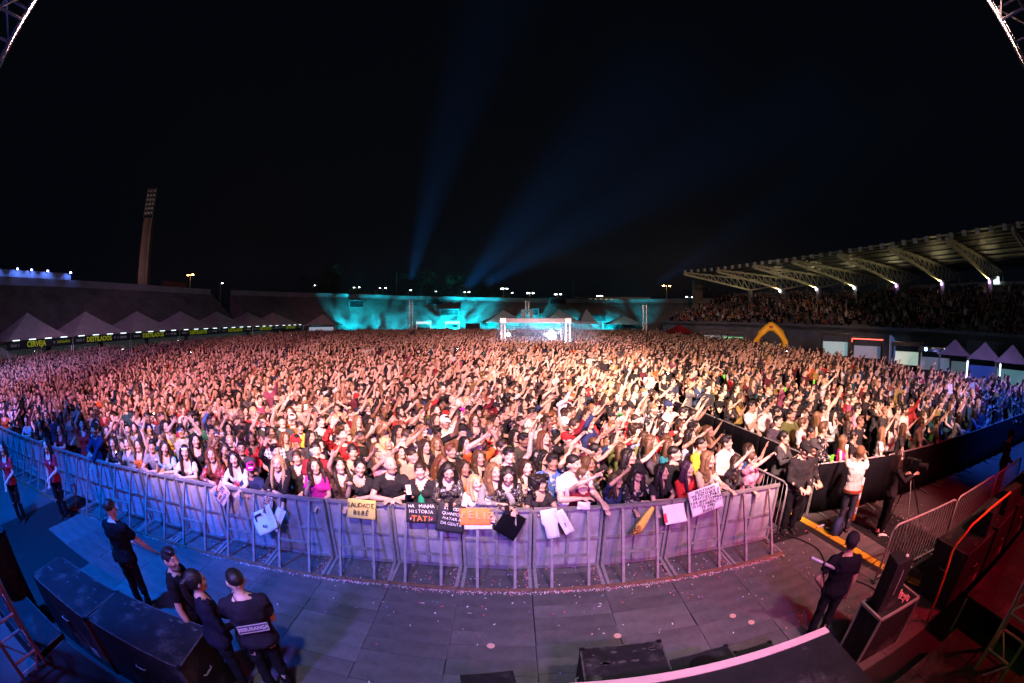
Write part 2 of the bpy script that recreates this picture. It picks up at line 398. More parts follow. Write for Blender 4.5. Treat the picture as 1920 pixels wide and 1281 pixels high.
# ------------------------------------------------------------------ people: body building
def capsule(mb, a, b, ra, rb, n=12):
    a, b = Vector(a), Vector(b)
    mb.ell(a, ra * .99, nu=10, nv=6); mb.tube(a, b, ra, rb, n); mb.ell(b, rb * .99, nu=10, nv=6)
def head_shape(mb, M, fem, k=1.0):
    def fn(v, q):
        x, y, z = q
        if v.z < 0:
            s = 1 - .27 * (-v.z) ** 1.4 * (1.05 if fem else .85)
            x *= s
            if y > 0: y *= 1 - .45 * (-v.z)
            else: y *= 1 - .10 * (-v.z)
            if y < 0 and v.z < -.55: y -= .008
        else:
            if y > 0: y *= 1.06
        if y < -.03 and abs(v.x) < .9: y *= .95
        return Vector((x, y, z))
    c = M @ Vector((0, 0, 0)); r = M.to_3x3()
    mb.ell(c, (.074 * k, .094 * k, .118 * k), r, 20, 14, fn)
    mb.ell(M @ Vector((0, -.096, -.018)), (.0125, .017, .021), r, 8, 6)        # nose
    mb.ell(M @ Vector((0, -.084, .008)), (.009, .012, .022), r, 8, 6)
    mb.ell(M @ Vector((0, -.071, .036)), (.05, .016, .012), r, 10, 6)           # brow
    mb.ell(M @ Vector((0, -.083, -.055)), (.024, .011, .011), r, 8, 6)          # mouth
    mb.ell(M @ Vector((0, -.066, -.088)), (.034 if fem else .04, .026, .026), r, 10, 6)          # chin
    mb.ell(M @ Vector((0, -.03, -.088)), (.052 if fem else .058, .045, .028), r, 10, 6)          # jaw
    for s in (-1, 1):
        mb.ell(M @ Vector((s * .038, -.070, -.02)), (.024, .014, .022), r, 8, 6)  # cheek
        mb.ell(M @ Vector((s * .077, .012, -.005)), (.012, .02, .032), r, 8, 6)   # ear
def hand(mb, w, d, nrm, side, kind='open', k=1.0):
    d = d.normalized(); x = d.cross(nrm).normalized() * side; nrm = x.cross(d).normalized() * side
    rows = []
    for tt, wd, th in ((-.02, .024, .021), (.025, .034, .017), (.06, .041, .015), (.092, .040, .0135)):
        c = w + d * (tt * k)
        rows.append([c + x * (math.cos(q) * wd * k) + nrm * (math.sin(q) * th * k) for q in [2 * math.pi * i / 12 for i in range(12)]])
    mb.loft(rows)
    curl = {'open': .12, 'relax': .45, 'grip': 1.25, 'fist': 1.75, 'point': 1.6}[kind]
    for i, (off, ln, sp) in enumerate(((.031, .078, .24), (.011, .088, .06), (-.011, .082, -.10), (-.030, .064, -.30))):
        if kind != 'open': sp *= .4
        cu = curl if not (kind == 'point' and i == 0) else .08
        p = w + d * (.088 * k) + x * (off * k); r = .0098 * k
        a = 0
        for s in range(3):
            a += cu * (.55, .8, .6)[s]
            dd = (d + x * sp).normalized(); dd = (dd * math.cos(a) + nrm * math.sin(a)).normalized()
            q = p + dd * (ln * k * (.42, .32, .26)[s])
            mb.tube(p, q, r, r * .92, 7); mb.ell(q, r * .95, nu=7, nv=5); p = q; r *= .93
    p = w + d * (.02 * k) + x * (.03 * k)
    sp = .95 if kind == 'open' else .55
    dd = (d + x * sp + nrm * (.15 if kind == 'open' else .5)).normalized()
    q = p + dd * (.052 * k); e = q + (dd * .7 + d * .5 + nrm * (0 if kind == 'open' else .3)).normalized() * (.034 * k)
    mb.tube(p - dd * .015, q, .0135 * k, .011 * k, 7); mb.ell(q, .011 * k, nu=7, nv=5); mb.tube(q, e, .011 * k, .009 * k, 7); mb.ell(e, .009 * k, nu=7, nv=5)
TM = [(.80, .10, .085, .0), (.86, .168, .115, .005), (.92, .176, .118, .008), (1.0, .163, .108, .0), (1.09, .152, .102, -.005), (1.2, .164, .112, -.008), (1.3, .178, .120, -.004), (1.37, .178, .112, .004), (1.42, .150, .092, .010), (1.455, .098, .072, .012), (1.485, .062, .060, .01)]
TF = [(.80, .10, .088, .0), (.86, .170, .122, .008), (.92, .176, .125, .010), (1.0, .150, .105, .0), (1.08, .128, .090, -.004), (1.18, .138, .096, -.006), (1.28, .150, .104, -.004), (1.36, .150, .096, .004), (1.41, .128, .080, .010), (1.45, .080, .062, .012), (1.485, .052, .052, .01)]
def vec(s, v): return Vector((s * v[0], v[1], v[2])).normalized()
class Pose: pass
def make_pose(fem, lean=0.0, side=0.0, head=(0, 0, 0), L=None, Rr=None, hl='relax', hr='relax', pn=(None, None), heavy=0.0, shrug=(0, 0)):
    p = Pose(); p.fem = fem; p.heavy = heavy
    p.T = Matrix.Translation((0, 0, .95)) @ Matrix.Rotation(R(side), 4, 'Y') @ Matrix.Rotation(R(lean), 4, 'X') @ Matrix.Translation((0, 0, -.95))
    nt = p.T @ Vector((0, .008, 1.475))
    yaw, pit, rol = head
    hr_ = Matrix.Rotation(R(lean * .35), 4, 'X') @ Euler((R(pit), R(rol), R(yaw)), 'XYZ').to_matrix().to_4x4()
    p.M = Matrix.Translation(nt) @ hr_ @ Matrix.Translation((0, -.022, .146)) @ Matrix.Scale(1.13, 4)
    p.arms = []
    sh = .155 if fem else .182
    for s, arm, hk, pnn, shg in ((1, L, hl, pn[0], shrug[0]), (-1, Rr, hr, pn[1], shrug[1])):
        up, fo = arm
        S = p.T @ Vector((s * sh, .006, 1.375 + shg))
        ul, fl = (.275, .25) if fem else (.30, .27)
        up = vec(s, up); fo = vec(s, fo)
        S2 = S + Vector((0, 0, max(0, up.z) * .03))
        E = S2 + up * ul; W = E + fo * fl
        n = vec(s, pnn) if pnn else (Vector((0, -1, 0)) if abs(fo.y) < .8 else Vector((0, 0, -1)))
        p.arms.append((s, S2, E, W, fo, n, hk))
    return p
def body_prims(p):
    mb = MB(); f = p.fem; k = .84 if f else 1.0
    hv = 1 + p.heavy
    for_ = TF if f else TM; ka = k * 1.08
    mb.loft([[p.T @ Vector((math.cos(a) * rx * hv, cy + math.sin(a) * ry * hv, z)) for a in [2 * math.pi * i / 20 for i in range(20)]] for z, rx, ry, cy in for_])
    if f:
        for s in (-1, 1): mb.ell(p.T @ Vector((s * .07, -.085, 1.255)), (.062, .052, .06), None, 12, 8)
    nt = p.T @ Vector((0, .012, 1.44)); hc = p.M @ Vector((0, .012, -.06))
    capsule(mb, nt, hc, .056 * (k + .04), .05 * (k + .04))
    head_shape(mb, p.M, f, .98 if f else 1.0)
    for s, S, E, W, fo, n, hk in p.arms:
        mb.ell(S, .054 * k, nu=10, nv=8); mb.tube(S, E, .053 * k, .041 * ka, 12); mb.ell(E, .041 * ka, nu=10, nv=6)
        mid = E + (W - E) * .3
        mb.tube(E, mid, .040 * ka, .043 * ka, 12); mb.ell(mid, .043 * ka, nu=10, nv=6); mb.tube(mid, W, .043 * ka, .028 * ka, 12); mb.ell(W, .028 * ka, nu=8, nv=6)
        c = p.T @ Vector((s * .09, .0, 1.35)); capsule(mb, c, S, .072 * k, .050 * k)
        capsule(mb, p.T @ Vector((s * .035, .015, 1.455)), S, .04 * k, .038 * k)
        hand(mb, W + fo * .015, fo, n, s, hk, (.97 if f else 1.10))
    for s in (-1, 1):
        capsule(mb, (s * .088, .005, .90), (s * .092, -.012, .49), .088 * hv, .056)
        capsule(mb, (s * .092, -.010, .49), (s * .094, .012, .32), .054, .054); capsule(mb, (s * .094, .012, .32), (s * .095, .02, .09), .053, .036)
        capsule(mb, (s * .097, .01, .042), (s * .102, -.10, .03), .030, .02)
    return mb
def shirt_prims(p, sleeve, off=.011, low=.84, top=1.46):
    mb = MB(); f = p.fem; k = .84 if f else 1.0; hv = 1 + p.heavy
    rows = []
    for z, rx, ry, cy in (TF if f else TM):
        if z < low - .03 or z > top: continue
        if z < .95: rx, ry = rx * 1.0 + .008, ry + .008
        rows.append([p.T @ Vector((math.cos(a) * (rx * hv + off + .004), cy + math.sin(a) * (ry * hv + off + .002), max(z, low))) for a in [2 * math.pi * i / 20 for i in range(20)]])
    mb.loft(rows)
    if f:
        for s in (-1, 1): mb.ell(p.T @ Vector((s * .07, -.085, 1.255)), (.062 + off, .052 + off, .06 + off), None, 12, 8)
    if sleeve != 'none':
        for s, S, E, W, fo, n, hk in p.arms:
            c = p.T @ Vector((s * .09, .0, 1.35)); capsule(mb, c, S, .072 * k + off, .052 * k + off); capsule(mb, p.T @ Vector((s * .05, .015, 1.442)), S, .036 * k + off, .038 * k + off)
            mb.ell(S, .054 * k + off, nu=10, nv=8)
            if sleeve == 'short': mb.tube(S, S + (E - S) * .62, .058 * k + off, .051 * k + off * 1.5, 12)
            else:
                mb.tube(S, E, .056 * k + off, .042 * k + off, 12); mb.ell(E, .042 * k + off, nu=10, nv=6)
                mb.tube(E, E + (W - E) * (.96 if sleeve == 'long' else .45), .042 * k + off, (.03 if sleeve == 'long' else .042) * k + off, 12)
    else:
        for s in (-1, 1):
            capsule(mb, p.T @ Vector((s * .085, -.075, 1.34)), p.T @ Vector((s * .095, .005, 1.43)), .02, .02); capsule(mb, p.T @ Vector((s * .095, .005, 1.43)), p.T @ Vector((s * .085, .075, 1.34)), .02, .02)
    return mb
def trouser_prims(f, wide=0.0):
    mb = MB(); o = .010
    for z0, z1, in ((0, 0),):
        rows = [[Vector((math.cos(a) * (rx + o), cy + math.sin(a) * (ry + o), z)) for a in [2 * math.pi * i / 20 for i in range(20)]] for z, rx, ry, cy in [(.79, .12, .09, 0)] + [q for q in (TF if f else TM) if .85 < q[0] < 1.02]]
        mb.loft(rows)
    for s in (-1, 1):
        capsule(mb, (s * .088, .005, .90), (s * .092, -.012, .49), .088 + o, .058 + o + wide)
        mb.tube((s * .092, -.012, .49), (s * .095, .015, .10), .060 + o + wide, .046 + o + wide, 12)
    return mb
def shoes_mesh():
    mb = MB()
    for s in (-1, 1):
        rows = []
        for y, w, h in ((.075, .03, .05), (.05, .042, .085), (.0, .043, .085), (-.06, .045, .06), (-.12, .045, .045), (-.165, .03, .032)):
            rows.append([Vector((s * .100 + math.cos(a) * w, y, h * .5 + math.sin(a) * h * .5 + .004)) for a in [2 * math.pi * i / 10 for i in range(10)]])
        mb.loft(rows)
    return mb.mesh('shoes', M_SHOE, True)
HAIRS = {}
def hair_prims(kind):
    """in the head's own frame: face towards -Y"""
    mb = MB(); E = lambda c, r, nu=14, nv=10: mb.ell(c, r, None, nu, nv)
    cap = dict(short=((0, .013, .026), (.084, .099, .107)), buzz=((0, .013, .036), (.0785, .095, .088)), bald=((0, .030, -.012), (.080, .080, .058)))
    if kind in cap: E(*cap[kind])
    if kind == 'short': E((0, -.035, .098), (.055, .05, .028)); E((.02, -.05, .095), (.04, .035, .028))
    if kind == 'quiff': E((0, .012, .020), (.0795, .097, .104)); E((0, -.02, .105), (.058, .078, .032)); E((-.012, -.065, .104), (.042, .03, .03))
    if kind in ('long', 'wavy', 'straight', 'bun', 'pony', 'half'):
        E((0, .024, .026), (.087, .100, .108))
    if kind in ('long', 'straight', 'wavy', 'half'):
        L = {'long': -.30, 'straight': -.42, 'wavy': -.33, 'half': -.20}[kind]
        for s in (-1, 1):
            r = .027 if kind != 'wavy' else .036
            mb.path([(s * .050, -.048, .085), (s * .082, -.022, .03), (s * .090, -.010, -.06), (s * .100, -.03, -.15), (s * .098, -.055, (-.15 + L) / 2 - .02), (s * .085, -.075, L)], [.022, r, r * 1.05, r * 1.1, r, r * .45], 9)
            mb.path([(s * .06, .03, .06), (s * .085, .035, -.04), (s * .10, .045, -.15), (s * .09, .05, L * .95)], [.04, .042, .045, .02], 9)
            if kind == 'wavy':
                for q in range(4): E((s * (.11 + .008 * (q % 2)), -.03 + .02 * (q % 3), -.10 - .06 * q), (.034, .034, .036), 8, 6)
        mb.loft([[Vector((math.cos(a) * w, y + math.sin(a) * d, z)) for a in [2 * math.pi * i / 14 for i in range(14)]] for z, w, d, y in ((.06, .07, .05, .05), (-.04, .088, .05, .055), (-.15, .10, .045, .062), (L * .8, .10, .035, .075), (L * 1.05, .07, .015, .085))])
    if kind == 'bun': E((0, .06, .13), (.045, .045, .042))
    if kind == 'pony': mb.path([(0, .10, .05), (0, .15, .03), (0, .16, -.08), (0, .13, -.2), (0, .12, -.28)], [.03, .034, .036, .03, .01], 9)
    if kind == 'curly':
        rr = random.Random(3)
        E((0, .036, .02), (.122, .112, .135))
        for i in range(120):
            a = rr.uniform(0, 2 * math.pi); z = rr.uniform(-.19, .12); rad = .108 + .02 * math.cos(z * 6)
            x, y = math.cos(a) * rad, .03 + math.sin(a) * rad
            if y < -.035 and z < .075: continue
            E((x, y, z), (.036, .036, .036), 7, 5)
    if kind == 'tied': E((0, .014, .024), (.0835, .100, .1055)); E((0, .105, -.02), (.04, .04, .045))
    return mb
def hat_prims(kind):
    mb = MB()
    if kind == 'cap':
        mb.ell((0, .010, .045), (.092, .105, .095), None, 16, 10)
        mb.loft([[Vector((x * w, y, z)) for x, z in ((-1, zz - .012), (-.5, zz), (0, zz + .004), (.5, zz), (1, zz - .012), (.5, zz - .008), (0, zz - .005), (-.5, zz - .008))] for y, w, zz in ((-.05, .088, .05), (-.11, .080, .046), (-.155, .058, .036), (-.175, .03, .03))])
    elif kind == 'beanie':
        mb.ell((0, .014, .05), (.092, .106, .092), None, 16, 10)
    return mb
JOBS = []
WRINKLE = bpy.data.textures.new('cloth_folds', 'CLOUDS'); WRINKLE.noise_scale = .085; WRINKLE.noise_depth = 2
def job(mb, voxel, ratio, smooth=3, fold=0):
    me = mb.mesh('tmp'); o = bpy.data.objects.new('tmp', me); COL.objects.link(o)
    r = o.modifiers.new('r', 'REMESH'); r.mode = 'VOXEL'; r.voxel_size = voxel
    s = o.modifiers.new('s', 'SMOOTH'); s.factor = .5; s.iterations = smooth
    if fold:
        w = o.modifiers.new('w', 'DISPLACE'); w.texture = WRINKLE; w.strength = fold; w.mid_level = .42; w.texture_coords = 'LOCAL'
    if ratio < 1:
        d = o.modifiers.new('d', 'DECIMATE'); d.ratio = ratio
    JOBS.append(o); return o
def flush():
    bpy.context.view_layer.update()
    dg = bpy.context.evaluated_depsgraph_get(); out = []
    for o in JOBS:
        me = bpy.data.meshes.new_from_object(o.evaluated_get(dg)); out.append(me)
        me.polygons.foreach_set('use_smooth', [True] * len(me.polygons))
    for o in JOBS:
        me = o.data; bpy.data.objects.remove(o); bpy.data.meshes.remove(me)
    JOBS.clear(); return out
def open_neck(me, p, shape):
    """cut the neckline of a shirt: round collar, V or low scoop, so that the skin shows"""
    bm = bmesh.new(); bm.from_mesh(me); Ti = p.T.inverted(); kill = []
    for f in bm.faces:
        c = Ti @ f.calc_center_median()
        if shape == 'v': hit = c.y < .02 and c.z > 1.30 and abs(c.x) < .012 + (c.z - 1.30) * .52
        elif shape == 'scoop': hit = c.z > 1.33 and c.y < .03 and (c.x / .095) ** 2 + ((c.z - 1.43) / .10) ** 2 < 1
        elif shape == 'strapless': hit = c.z > 1.325
        else: hit = c.y < .03 and (c.x / .066) ** 2 + ((c.z - 1.46) / .032) ** 2 < 1
        if c.z > 1.452 and (c.x / .066) ** 2 + ((c.y - .012) / .06) ** 2 < 1: hit = True
        if hit: kill.append(f)
    bmesh.ops.delete(bm, geom=kill, context='FACES')
    bm.to_mesh(me); bm.free(); me.polygons.foreach_set('use_smooth', [True] * len(me.polygons))
def head_attr(me, p):
    n = len(me.vertices); Mi = p.M.inverted()
    a = me.attributes.new('hl', 'FLOAT_VECTOR', 'POINT'); fl = []
    for v in me.vertices: fl.extend(Mi @ v.co)
    a.data.foreach_set('vector', fl)
    b = me.attributes.new('fem', 'FLOAT', 'POINT'); b.data.foreach_set('value', [1.0 if p.fem else 0.0] * n)
# arm shapes: (upper arm direction, forearm direction) for a left arm; the right arm mirrors x
A_DOWN = ((.16, .05, -1), (.06, -.25, -1)); A_HANG = ((.22, -.35, -.9), (.0, -.5, -.85)); A_REACH = ((.42, -.62, .56), (.26, -.66, .64)); A_REACH2 = ((-.14, -.68, .60), (-.38, -.62, .66))
A_HIGH = ((.42, -.42, .78), (.14, -.48, .84)); A_HIGH_R = ((.02, -.46, .84), (-.30, -.46, .82)); A_HIGHW = ((.55, -.22, .75), (-.15, -.15, 1)); A_WAVE = ((.75, -.35, -.15), (.05, -.25, 1)); A_MOUTH = ((.12, -.45, -.85), (-.42, -.42, .9))
A_PHONE = ((.12, -.62, -.72), (-.26, -.62, .72)); A_CLAP = ((.14, -.55, -.78), (-.52, -.62, .38)); A_FOLD = ((.34, -.60, -.70), (-.90, -.42, .02)); A_RAIL = ((.22, -.62, -.72), (-.22, -.96, -.10)); A_OVER = ((.15, -.85, -.40), (-.05, -.60, -.80))
A_HEAD = ((.70, -.35, .60), (-.75, .15, .55)); A_CHIN = ((.10, -.62, -.72), (-.30, -.40, .88)); A_HIP = ((.55, .15, -.80), (-.55, -.35, -.75)); A_FRONT = ((.12, -.18, -.98), (-.45, -.75, -.30)); A_POINT = ((.10, -.97, .05), (-.05, -.98, .18))
A_BACK = ((.25, .30, -.92), (-.6, .25, -.65)); A_PICK = ((.15, -.92, .12), (-.10, -.95, .22))
SPECS = {}
def spec(name, fem, **k): SPECS[name] = (fem, k)
for sx, f in (('m', False), ('w', True)):
    spec(sx + '_reach_l', f, L=A_REACH, Rr=A_HANG, hl='open', head=(14, -4, 4), lean=8, sleeve='short' if f else 'none_s')
    spec(sx + '_reach_r', f, L=A_CLAP, Rr=A_REACH2, hr='open', head=(18, -6, -3), lean=6, sleeve='none' if f else 'short')
    spec(sx + '_high_l', f, L=A_HIGH, Rr=A_FRONT, hl='open', head=(10, -6, 6), lean=2, sleeve='short')
    spec(sx + '_high_r', f, L=A_FRONT, Rr=A_HIGH_R, hr='open', head=(22, -8, -4), lean=2, sleeve='long' if f else 'short')
    spec(sx + '_both', f, L=A_HIGHW, Rr=A_HIGH_R, hl='open', hr='open', head=(8, -8, 0), sleeve='none' if f else 'short')
    spec(sx + '_phone', f, L=A_FRONT, Rr=A_PHONE, hr='grip', head=(8, -2, -4), sleeve='long' if f else 'short')
    spec(sx + '_phone_high', f, L=A_MOUTH, Rr=A_REACH2, hr='grip', head=(12, -8, -2), sleeve='short')
    spec(sx + '_stand', f, L=A_DOWN, Rr=A_FRONT, head=(22, -3, 3), sleeve='short')
    spec(sx + '_watch', f, L=A_FRONT, Rr=A_FRONT, head=(32, -6, -5), sleeve='none' if f else 'long')
    spec(sx + '_clap', f, L=A_CLAP, Rr=A_CLAP, hl='open', hr='open', head=(16, -4, 2), sleeve='long' if f else 'short', pn=((-1, 0, 0.2), (-1, 0, .2)))
    spec(sx + '_wave', f, L=A_WAVE, Rr=A_DOWN, hl='open', head=(14, -6, 5), sleeve='short')
    spec(sx + '_mouth', f, L=A_FRONT, Rr=A_MOUTH, hr='relax', head=(24, -4, -6), sleeve='short' if f else 'long')
    spec(sx + '_head', f, L=A_HEAD, Rr=A_HEAD, hl='open', hr='open', head=(6, -10, 0), sleeve='short')
    # people leaning on the barrier rail
    spec(sx + '_fold', f, L=A_FOLD, Rr=A_FOLD, head=(26, -8, 4), lean=16, sleeve='short', pn=((0, 0, -1), (0, 0, -1)))
    spec(sx + '_rail', f, L=A_RAIL, Rr=A_FOLD, head=(20, -6, -4), lean=14, sleeve='long' if f else 'short', pn=((0, 0, -1), (0, 0, -1)))
    spec(sx + '_over', f, L=A_OVER, Rr=A_FOLD, hl='relax', head=(4, -4, 6), lean=12, sleeve='long', pn=((0, 0, 1), (0, 0, -1)))
    spec(sx + '_chin', f, L=A_FOLD, Rr=A_CHIN, hr='fist', head=(22, -3, 8), lean=13, sleeve='short', pn=((0, 0, -1), None))
    spec(sx + '_text', f, L=A_PHONE[0:1] + ((-.5, -.8, .05),), Rr=A_PHONE[0:1] + ((-.5, -.8, .05),), hl='grip', hr='grip', head=(6, 18, 2), lean=14, sleeve='long' if f else 'short', pn=((0, 0, 1), (0, 0, 1)))
spec('w_point', True, L=A_RAIL, Rr=((.1, -.75, .62), (-.75, -.45, .48)), hr='point', head=(28, -2, 6), lean=10, sleeve='none')
spec('w_reach_rail', True, L=A_RAIL, Rr=((.1, -.55, .75), (-.60, -.35, .72)), hr='open', head=(34, -4, 8), lean=14, sleeve='long')
spec('m_guard_back', False, L=A_BACK, Rr=A_BACK, head=(0, 2, 0), sleeve='short', heavy=.08)
spec('m_guard_side', False, L=A_HIP, Rr=A_DOWN, head=(-20, 0, 0), sleeve='short', heavy=.05)
spec('m_guard_arm', False, L=A_FRONT, Rr=((.42, -.40, -.82), (.30, -.60, -.74)), head=(-8, 4, 0), sleeve='short', heavy=.10)
spec('m_guard_front', False, L=A_CLAP, Rr=A_FRONT, head=(8, 6, 0), sleeve='short', heavy=.14)
spec('w_guard', True, L=A_FRONT, Rr=A_FRONT, head=(10, 0, 0), sleeve='long', heavy=.12)
spec('m_hands_front', False, L=A_FRONT, Rr=A_FRONT, hl='grip', hr='grip', head=(8, 14, 0), sleeve='long', heavy=.05)
spec('w_steward', True, L=A_FRONT, Rr=A_DOWN, head=(-4, 2, 0), sleeve='short')
spec('m_photo', False, L=A_PICK, Rr=A_PICK, hl='grip', hr='grip', head=(0, -2, 0), sleeve='short')
spec('w_camera', True, L=A_CLAP, Rr=((.1, -.7, -.65), (-.1, -.85, .45)), hl='grip', hr='grip', head=(4, 2, 0), sleeve='long', side=0)
BASE = ['reach_l', 'reach_r', 'high_l', 'high_r', 'both', 'phone', 'phone_high', 'stand', 'watch', 'clap', 'wave', 'mouth', 'head']
vr = random.Random(21)
def wob(arm, a): return tuple(tuple(c + vr.uniform(-a, a) for c in d) for d in arm)
for nm in [sx + '_' + b for sx in 'mw' for b in BASE]:
    f, k = SPECS[nm]
    for v_ in ('b', 'c'):
        k2 = dict(k); amt = .38 if ('reach' in nm or 'high' in nm or 'both' in nm) else .12
        k2['L'] = wob(k['L'], amt); k2['Rr'] = wob(k['Rr'], amt)
        if v_ == 'c' and ('reach' in nm or 'high' in nm):
            sd = 'L' if nm.endswith('_l') else 'Rr'; up_, fo_ = k2[sd]; k2[sd] = ((up_[0] + (.35 if sd == 'L' else .2), up_[1], up_[2] - .45), (fo_[0] - (.45 if sd == 'L' else .1), fo_[1] + .15, fo_[2] + .35)); h_ = k.get('head', (0, 0, 0)); k2['head'] = (h_[0] + vr.uniform(-28, 16), h_[1] + vr.uniform(-6, 8), h_[2] + vr.uniform(-8, 8)); k2['lean'] = k.get('lean', 0) + vr.uniform(-3, 6); k2['side'] = vr.uniform(-5, 5); k2['heavy'] = vr.choice((-.05, 0, .06, .12))
        k2['sleeve'] = vr.choice(('short', 'short', 'long', 'none') if f else ('short', 'short', 'long'))
        if 'reach' in nm and vr.random() < .5: k2['hl'] = k2['hr'] = 'relax'
        SPECS[nm + '_' + v_] = (f, k2)
LIB = {}
VOX, RATIO = .0095, .085
HAIR_KINDS = ['short', 'buzz', 'bald', 'quiff', 'long', 'straight', 'wavy', 'half', 'bun', 'pony', 'curly', 'tied']
def build_library():
    order = []
    for nm, (f, k) in SPECS.items():
        k = dict(k); sl = k.pop('sleeve'); sl = 'short' if sl == 'none_s' else sl
        p = make_pose(f, **k); p.sleeve = sl
        job(body_prims(p), VOX, RATIO)
        job(shirt_prims(p, sl), .012, .22, 3, .034)
        order.append((nm, p))
    for h in HAIR_KINDS: job(hair_prims(h), .008, .22)
    for h in ('cap', 'beanie'): job(hat_prims(h), .007, .3)
    for f in (False, True): job(trouser_prims(f), .014, .25, 3, .03)
    out = flush(); i = 0
    for nm, p in order:
        b, s = out[i], out[i + 1]; i += 2
        b.name = 'body'; s.name = 'shirt'
        b.materials.append(M_SKIN); s.materials.append(M_CLOTH['plain'])
        neck = ('round' if not p.fem else ('strapless' if False else ('scoop' if p.sleeve in ('none', 'short') else 'v')))
        open_neck(s, p, neck); head_attr(b, p)
        LIB[nm] = (p, b, s)
    for h in HAIR_KINDS: out[i].name = 'hair'; out[i].materials.append(M_HAIR); HAIRS[h] = out[i]; i += 1
    for h in ('cap', 'beanie'): out[i].name = h; out[i].materials.append(M_CLOTH['plain']); HAIRS[h] = out[i]; i += 1
    LIB['trousers_m'], LIB['trousers_w'] = out[i], out[i + 1]
    for q in (out[i], out[i + 1]): q.name = 'trousers'; q.materials.append(M_DARKTROUSER)
    LIB['shoes'] = shoes_mesh()
build_library()
SKIN = dict(pale=(.64, .45, .36), fair=(.58, .39, .30), tan=(.46, .29, .21), brown=(.30, .18, .12), dark=(.16, .09, .06))
HAIRC = dict(black=(.012, .010, .010), darkbrown=(.03, .018, .012), brown=(.075, .04, .02), auburn=(.13, .05, .025), lightbrown=(.17, .10, .05), blonde=(.46, .33, .18), red=(.35, .10, .03), purple=(.035, .012, .04))
def person(x, y, rz, proto, scale=1.0, skin='tan', hair='short', hairc='black', shirt=(.02, .02, .02), cloth='plain', trousers=None, beard=0.0, hat=None, hatc=(.02, .02, .02), label=None, group=None, z=0.0, fat=1.0, name='person'):
    p, bm_, sm = LIB[proto]
    o = bpy.data.objects.new(name, bm_); COL.objects.link(o)
    o.location = (x, y, z); o.rotation_euler = (0, 0, rz); o.scale = (scale * fat, scale * fat, scale)
    o.color = (*SKIN[skin], beard); tag(o, label, 'person', group)
    def kid(nm, me, c, m=None, mx=None):
        k = bpy.data.objects.new(nm, me); COL.objects.link(k); k.parent = o; k.color = (*c, 1)
        if m: k.material_slots[0].link = 'OBJECT'; k.material_slots[0].material = m
        if mx is not None: k.matrix_local = mx
        return k
    o['top'] = 1
    kid('shirt', sm, shirt, M_CLOTH[cloth] if cloth != 'plain' else None)
    kid('trousers', LIB['trousers_w' if p.fem else 'trousers_m'], (.02, .02, .02), trousers)
    kid('shoes', LIB['shoes'], (.02, .02, .02))
    if hair: kid('hair', HAIRS[hair], HAIRC[hairc], None, p.M)
    if hat: kid(hat, HAIRS[hat], hatc, None, p.M)
    return o
# ------------------------------------------------------------------ the ground
ground = bpy.data.objects.new('ground', MB().add([(-600, -80, 0), (600, -80, 0), (600, 800, 0), (-600, 800, 0)], [(0, 1, 2, 3)]).mesh('ground', M_ASPHALT)); COL.objects.link(ground); tag(ground, kind='structure')
turf = MB().add([(-58, 7.5, .004), (38, 7.5, .004), (38, 104, .004), (-58, 104, .004)], [(0, 1, 2, 3)]).build('turf', M_GRASS); tag(turf, kind='structure')
M_FLOOR = []
for i, c in enumerate(((.118, .114, .112), (.100, .097, .095), (.136, .131, .128), (.110, .105, .104))):
    m = mat('floor_panel_%d' % i, c, .8, 0, .45, 2.4, .35, 70, stain=.8, dark=(.045, .043, .042)); M_FLOOR.append(m)
fl = MB().box((-1.3, 3.4, .006), (19.0, 5.3, .012)).build('pit_floor', M_RUBBER); tag(fl, kind='structure')
pm = [MB().box((0, 0, 0), (1.068, .278, .022)).mesh('floor_panel', m) for m in M_FLOOR]
rr = random.Random(5)
x = -8.85
while x < 7.2:
    tone = rr.randrange(4)
    for j in range(14):
        y = 2.15 + .284 * j + rr.uniform(-.004, .004) + .03 * math.sin(x)
        if x < -7.3 and j < 4: continue
        if x > 4.5 and j > 12: continue
        o = inst('floor_panel', pm[tone if rr.random() < .6 else rr.randrange(4)], fl, (x + rr.uniform(-.006, .006), y, .022 + rr.uniform(0, .004)), rr.uniform(-.004, .004))
    x += 1.076

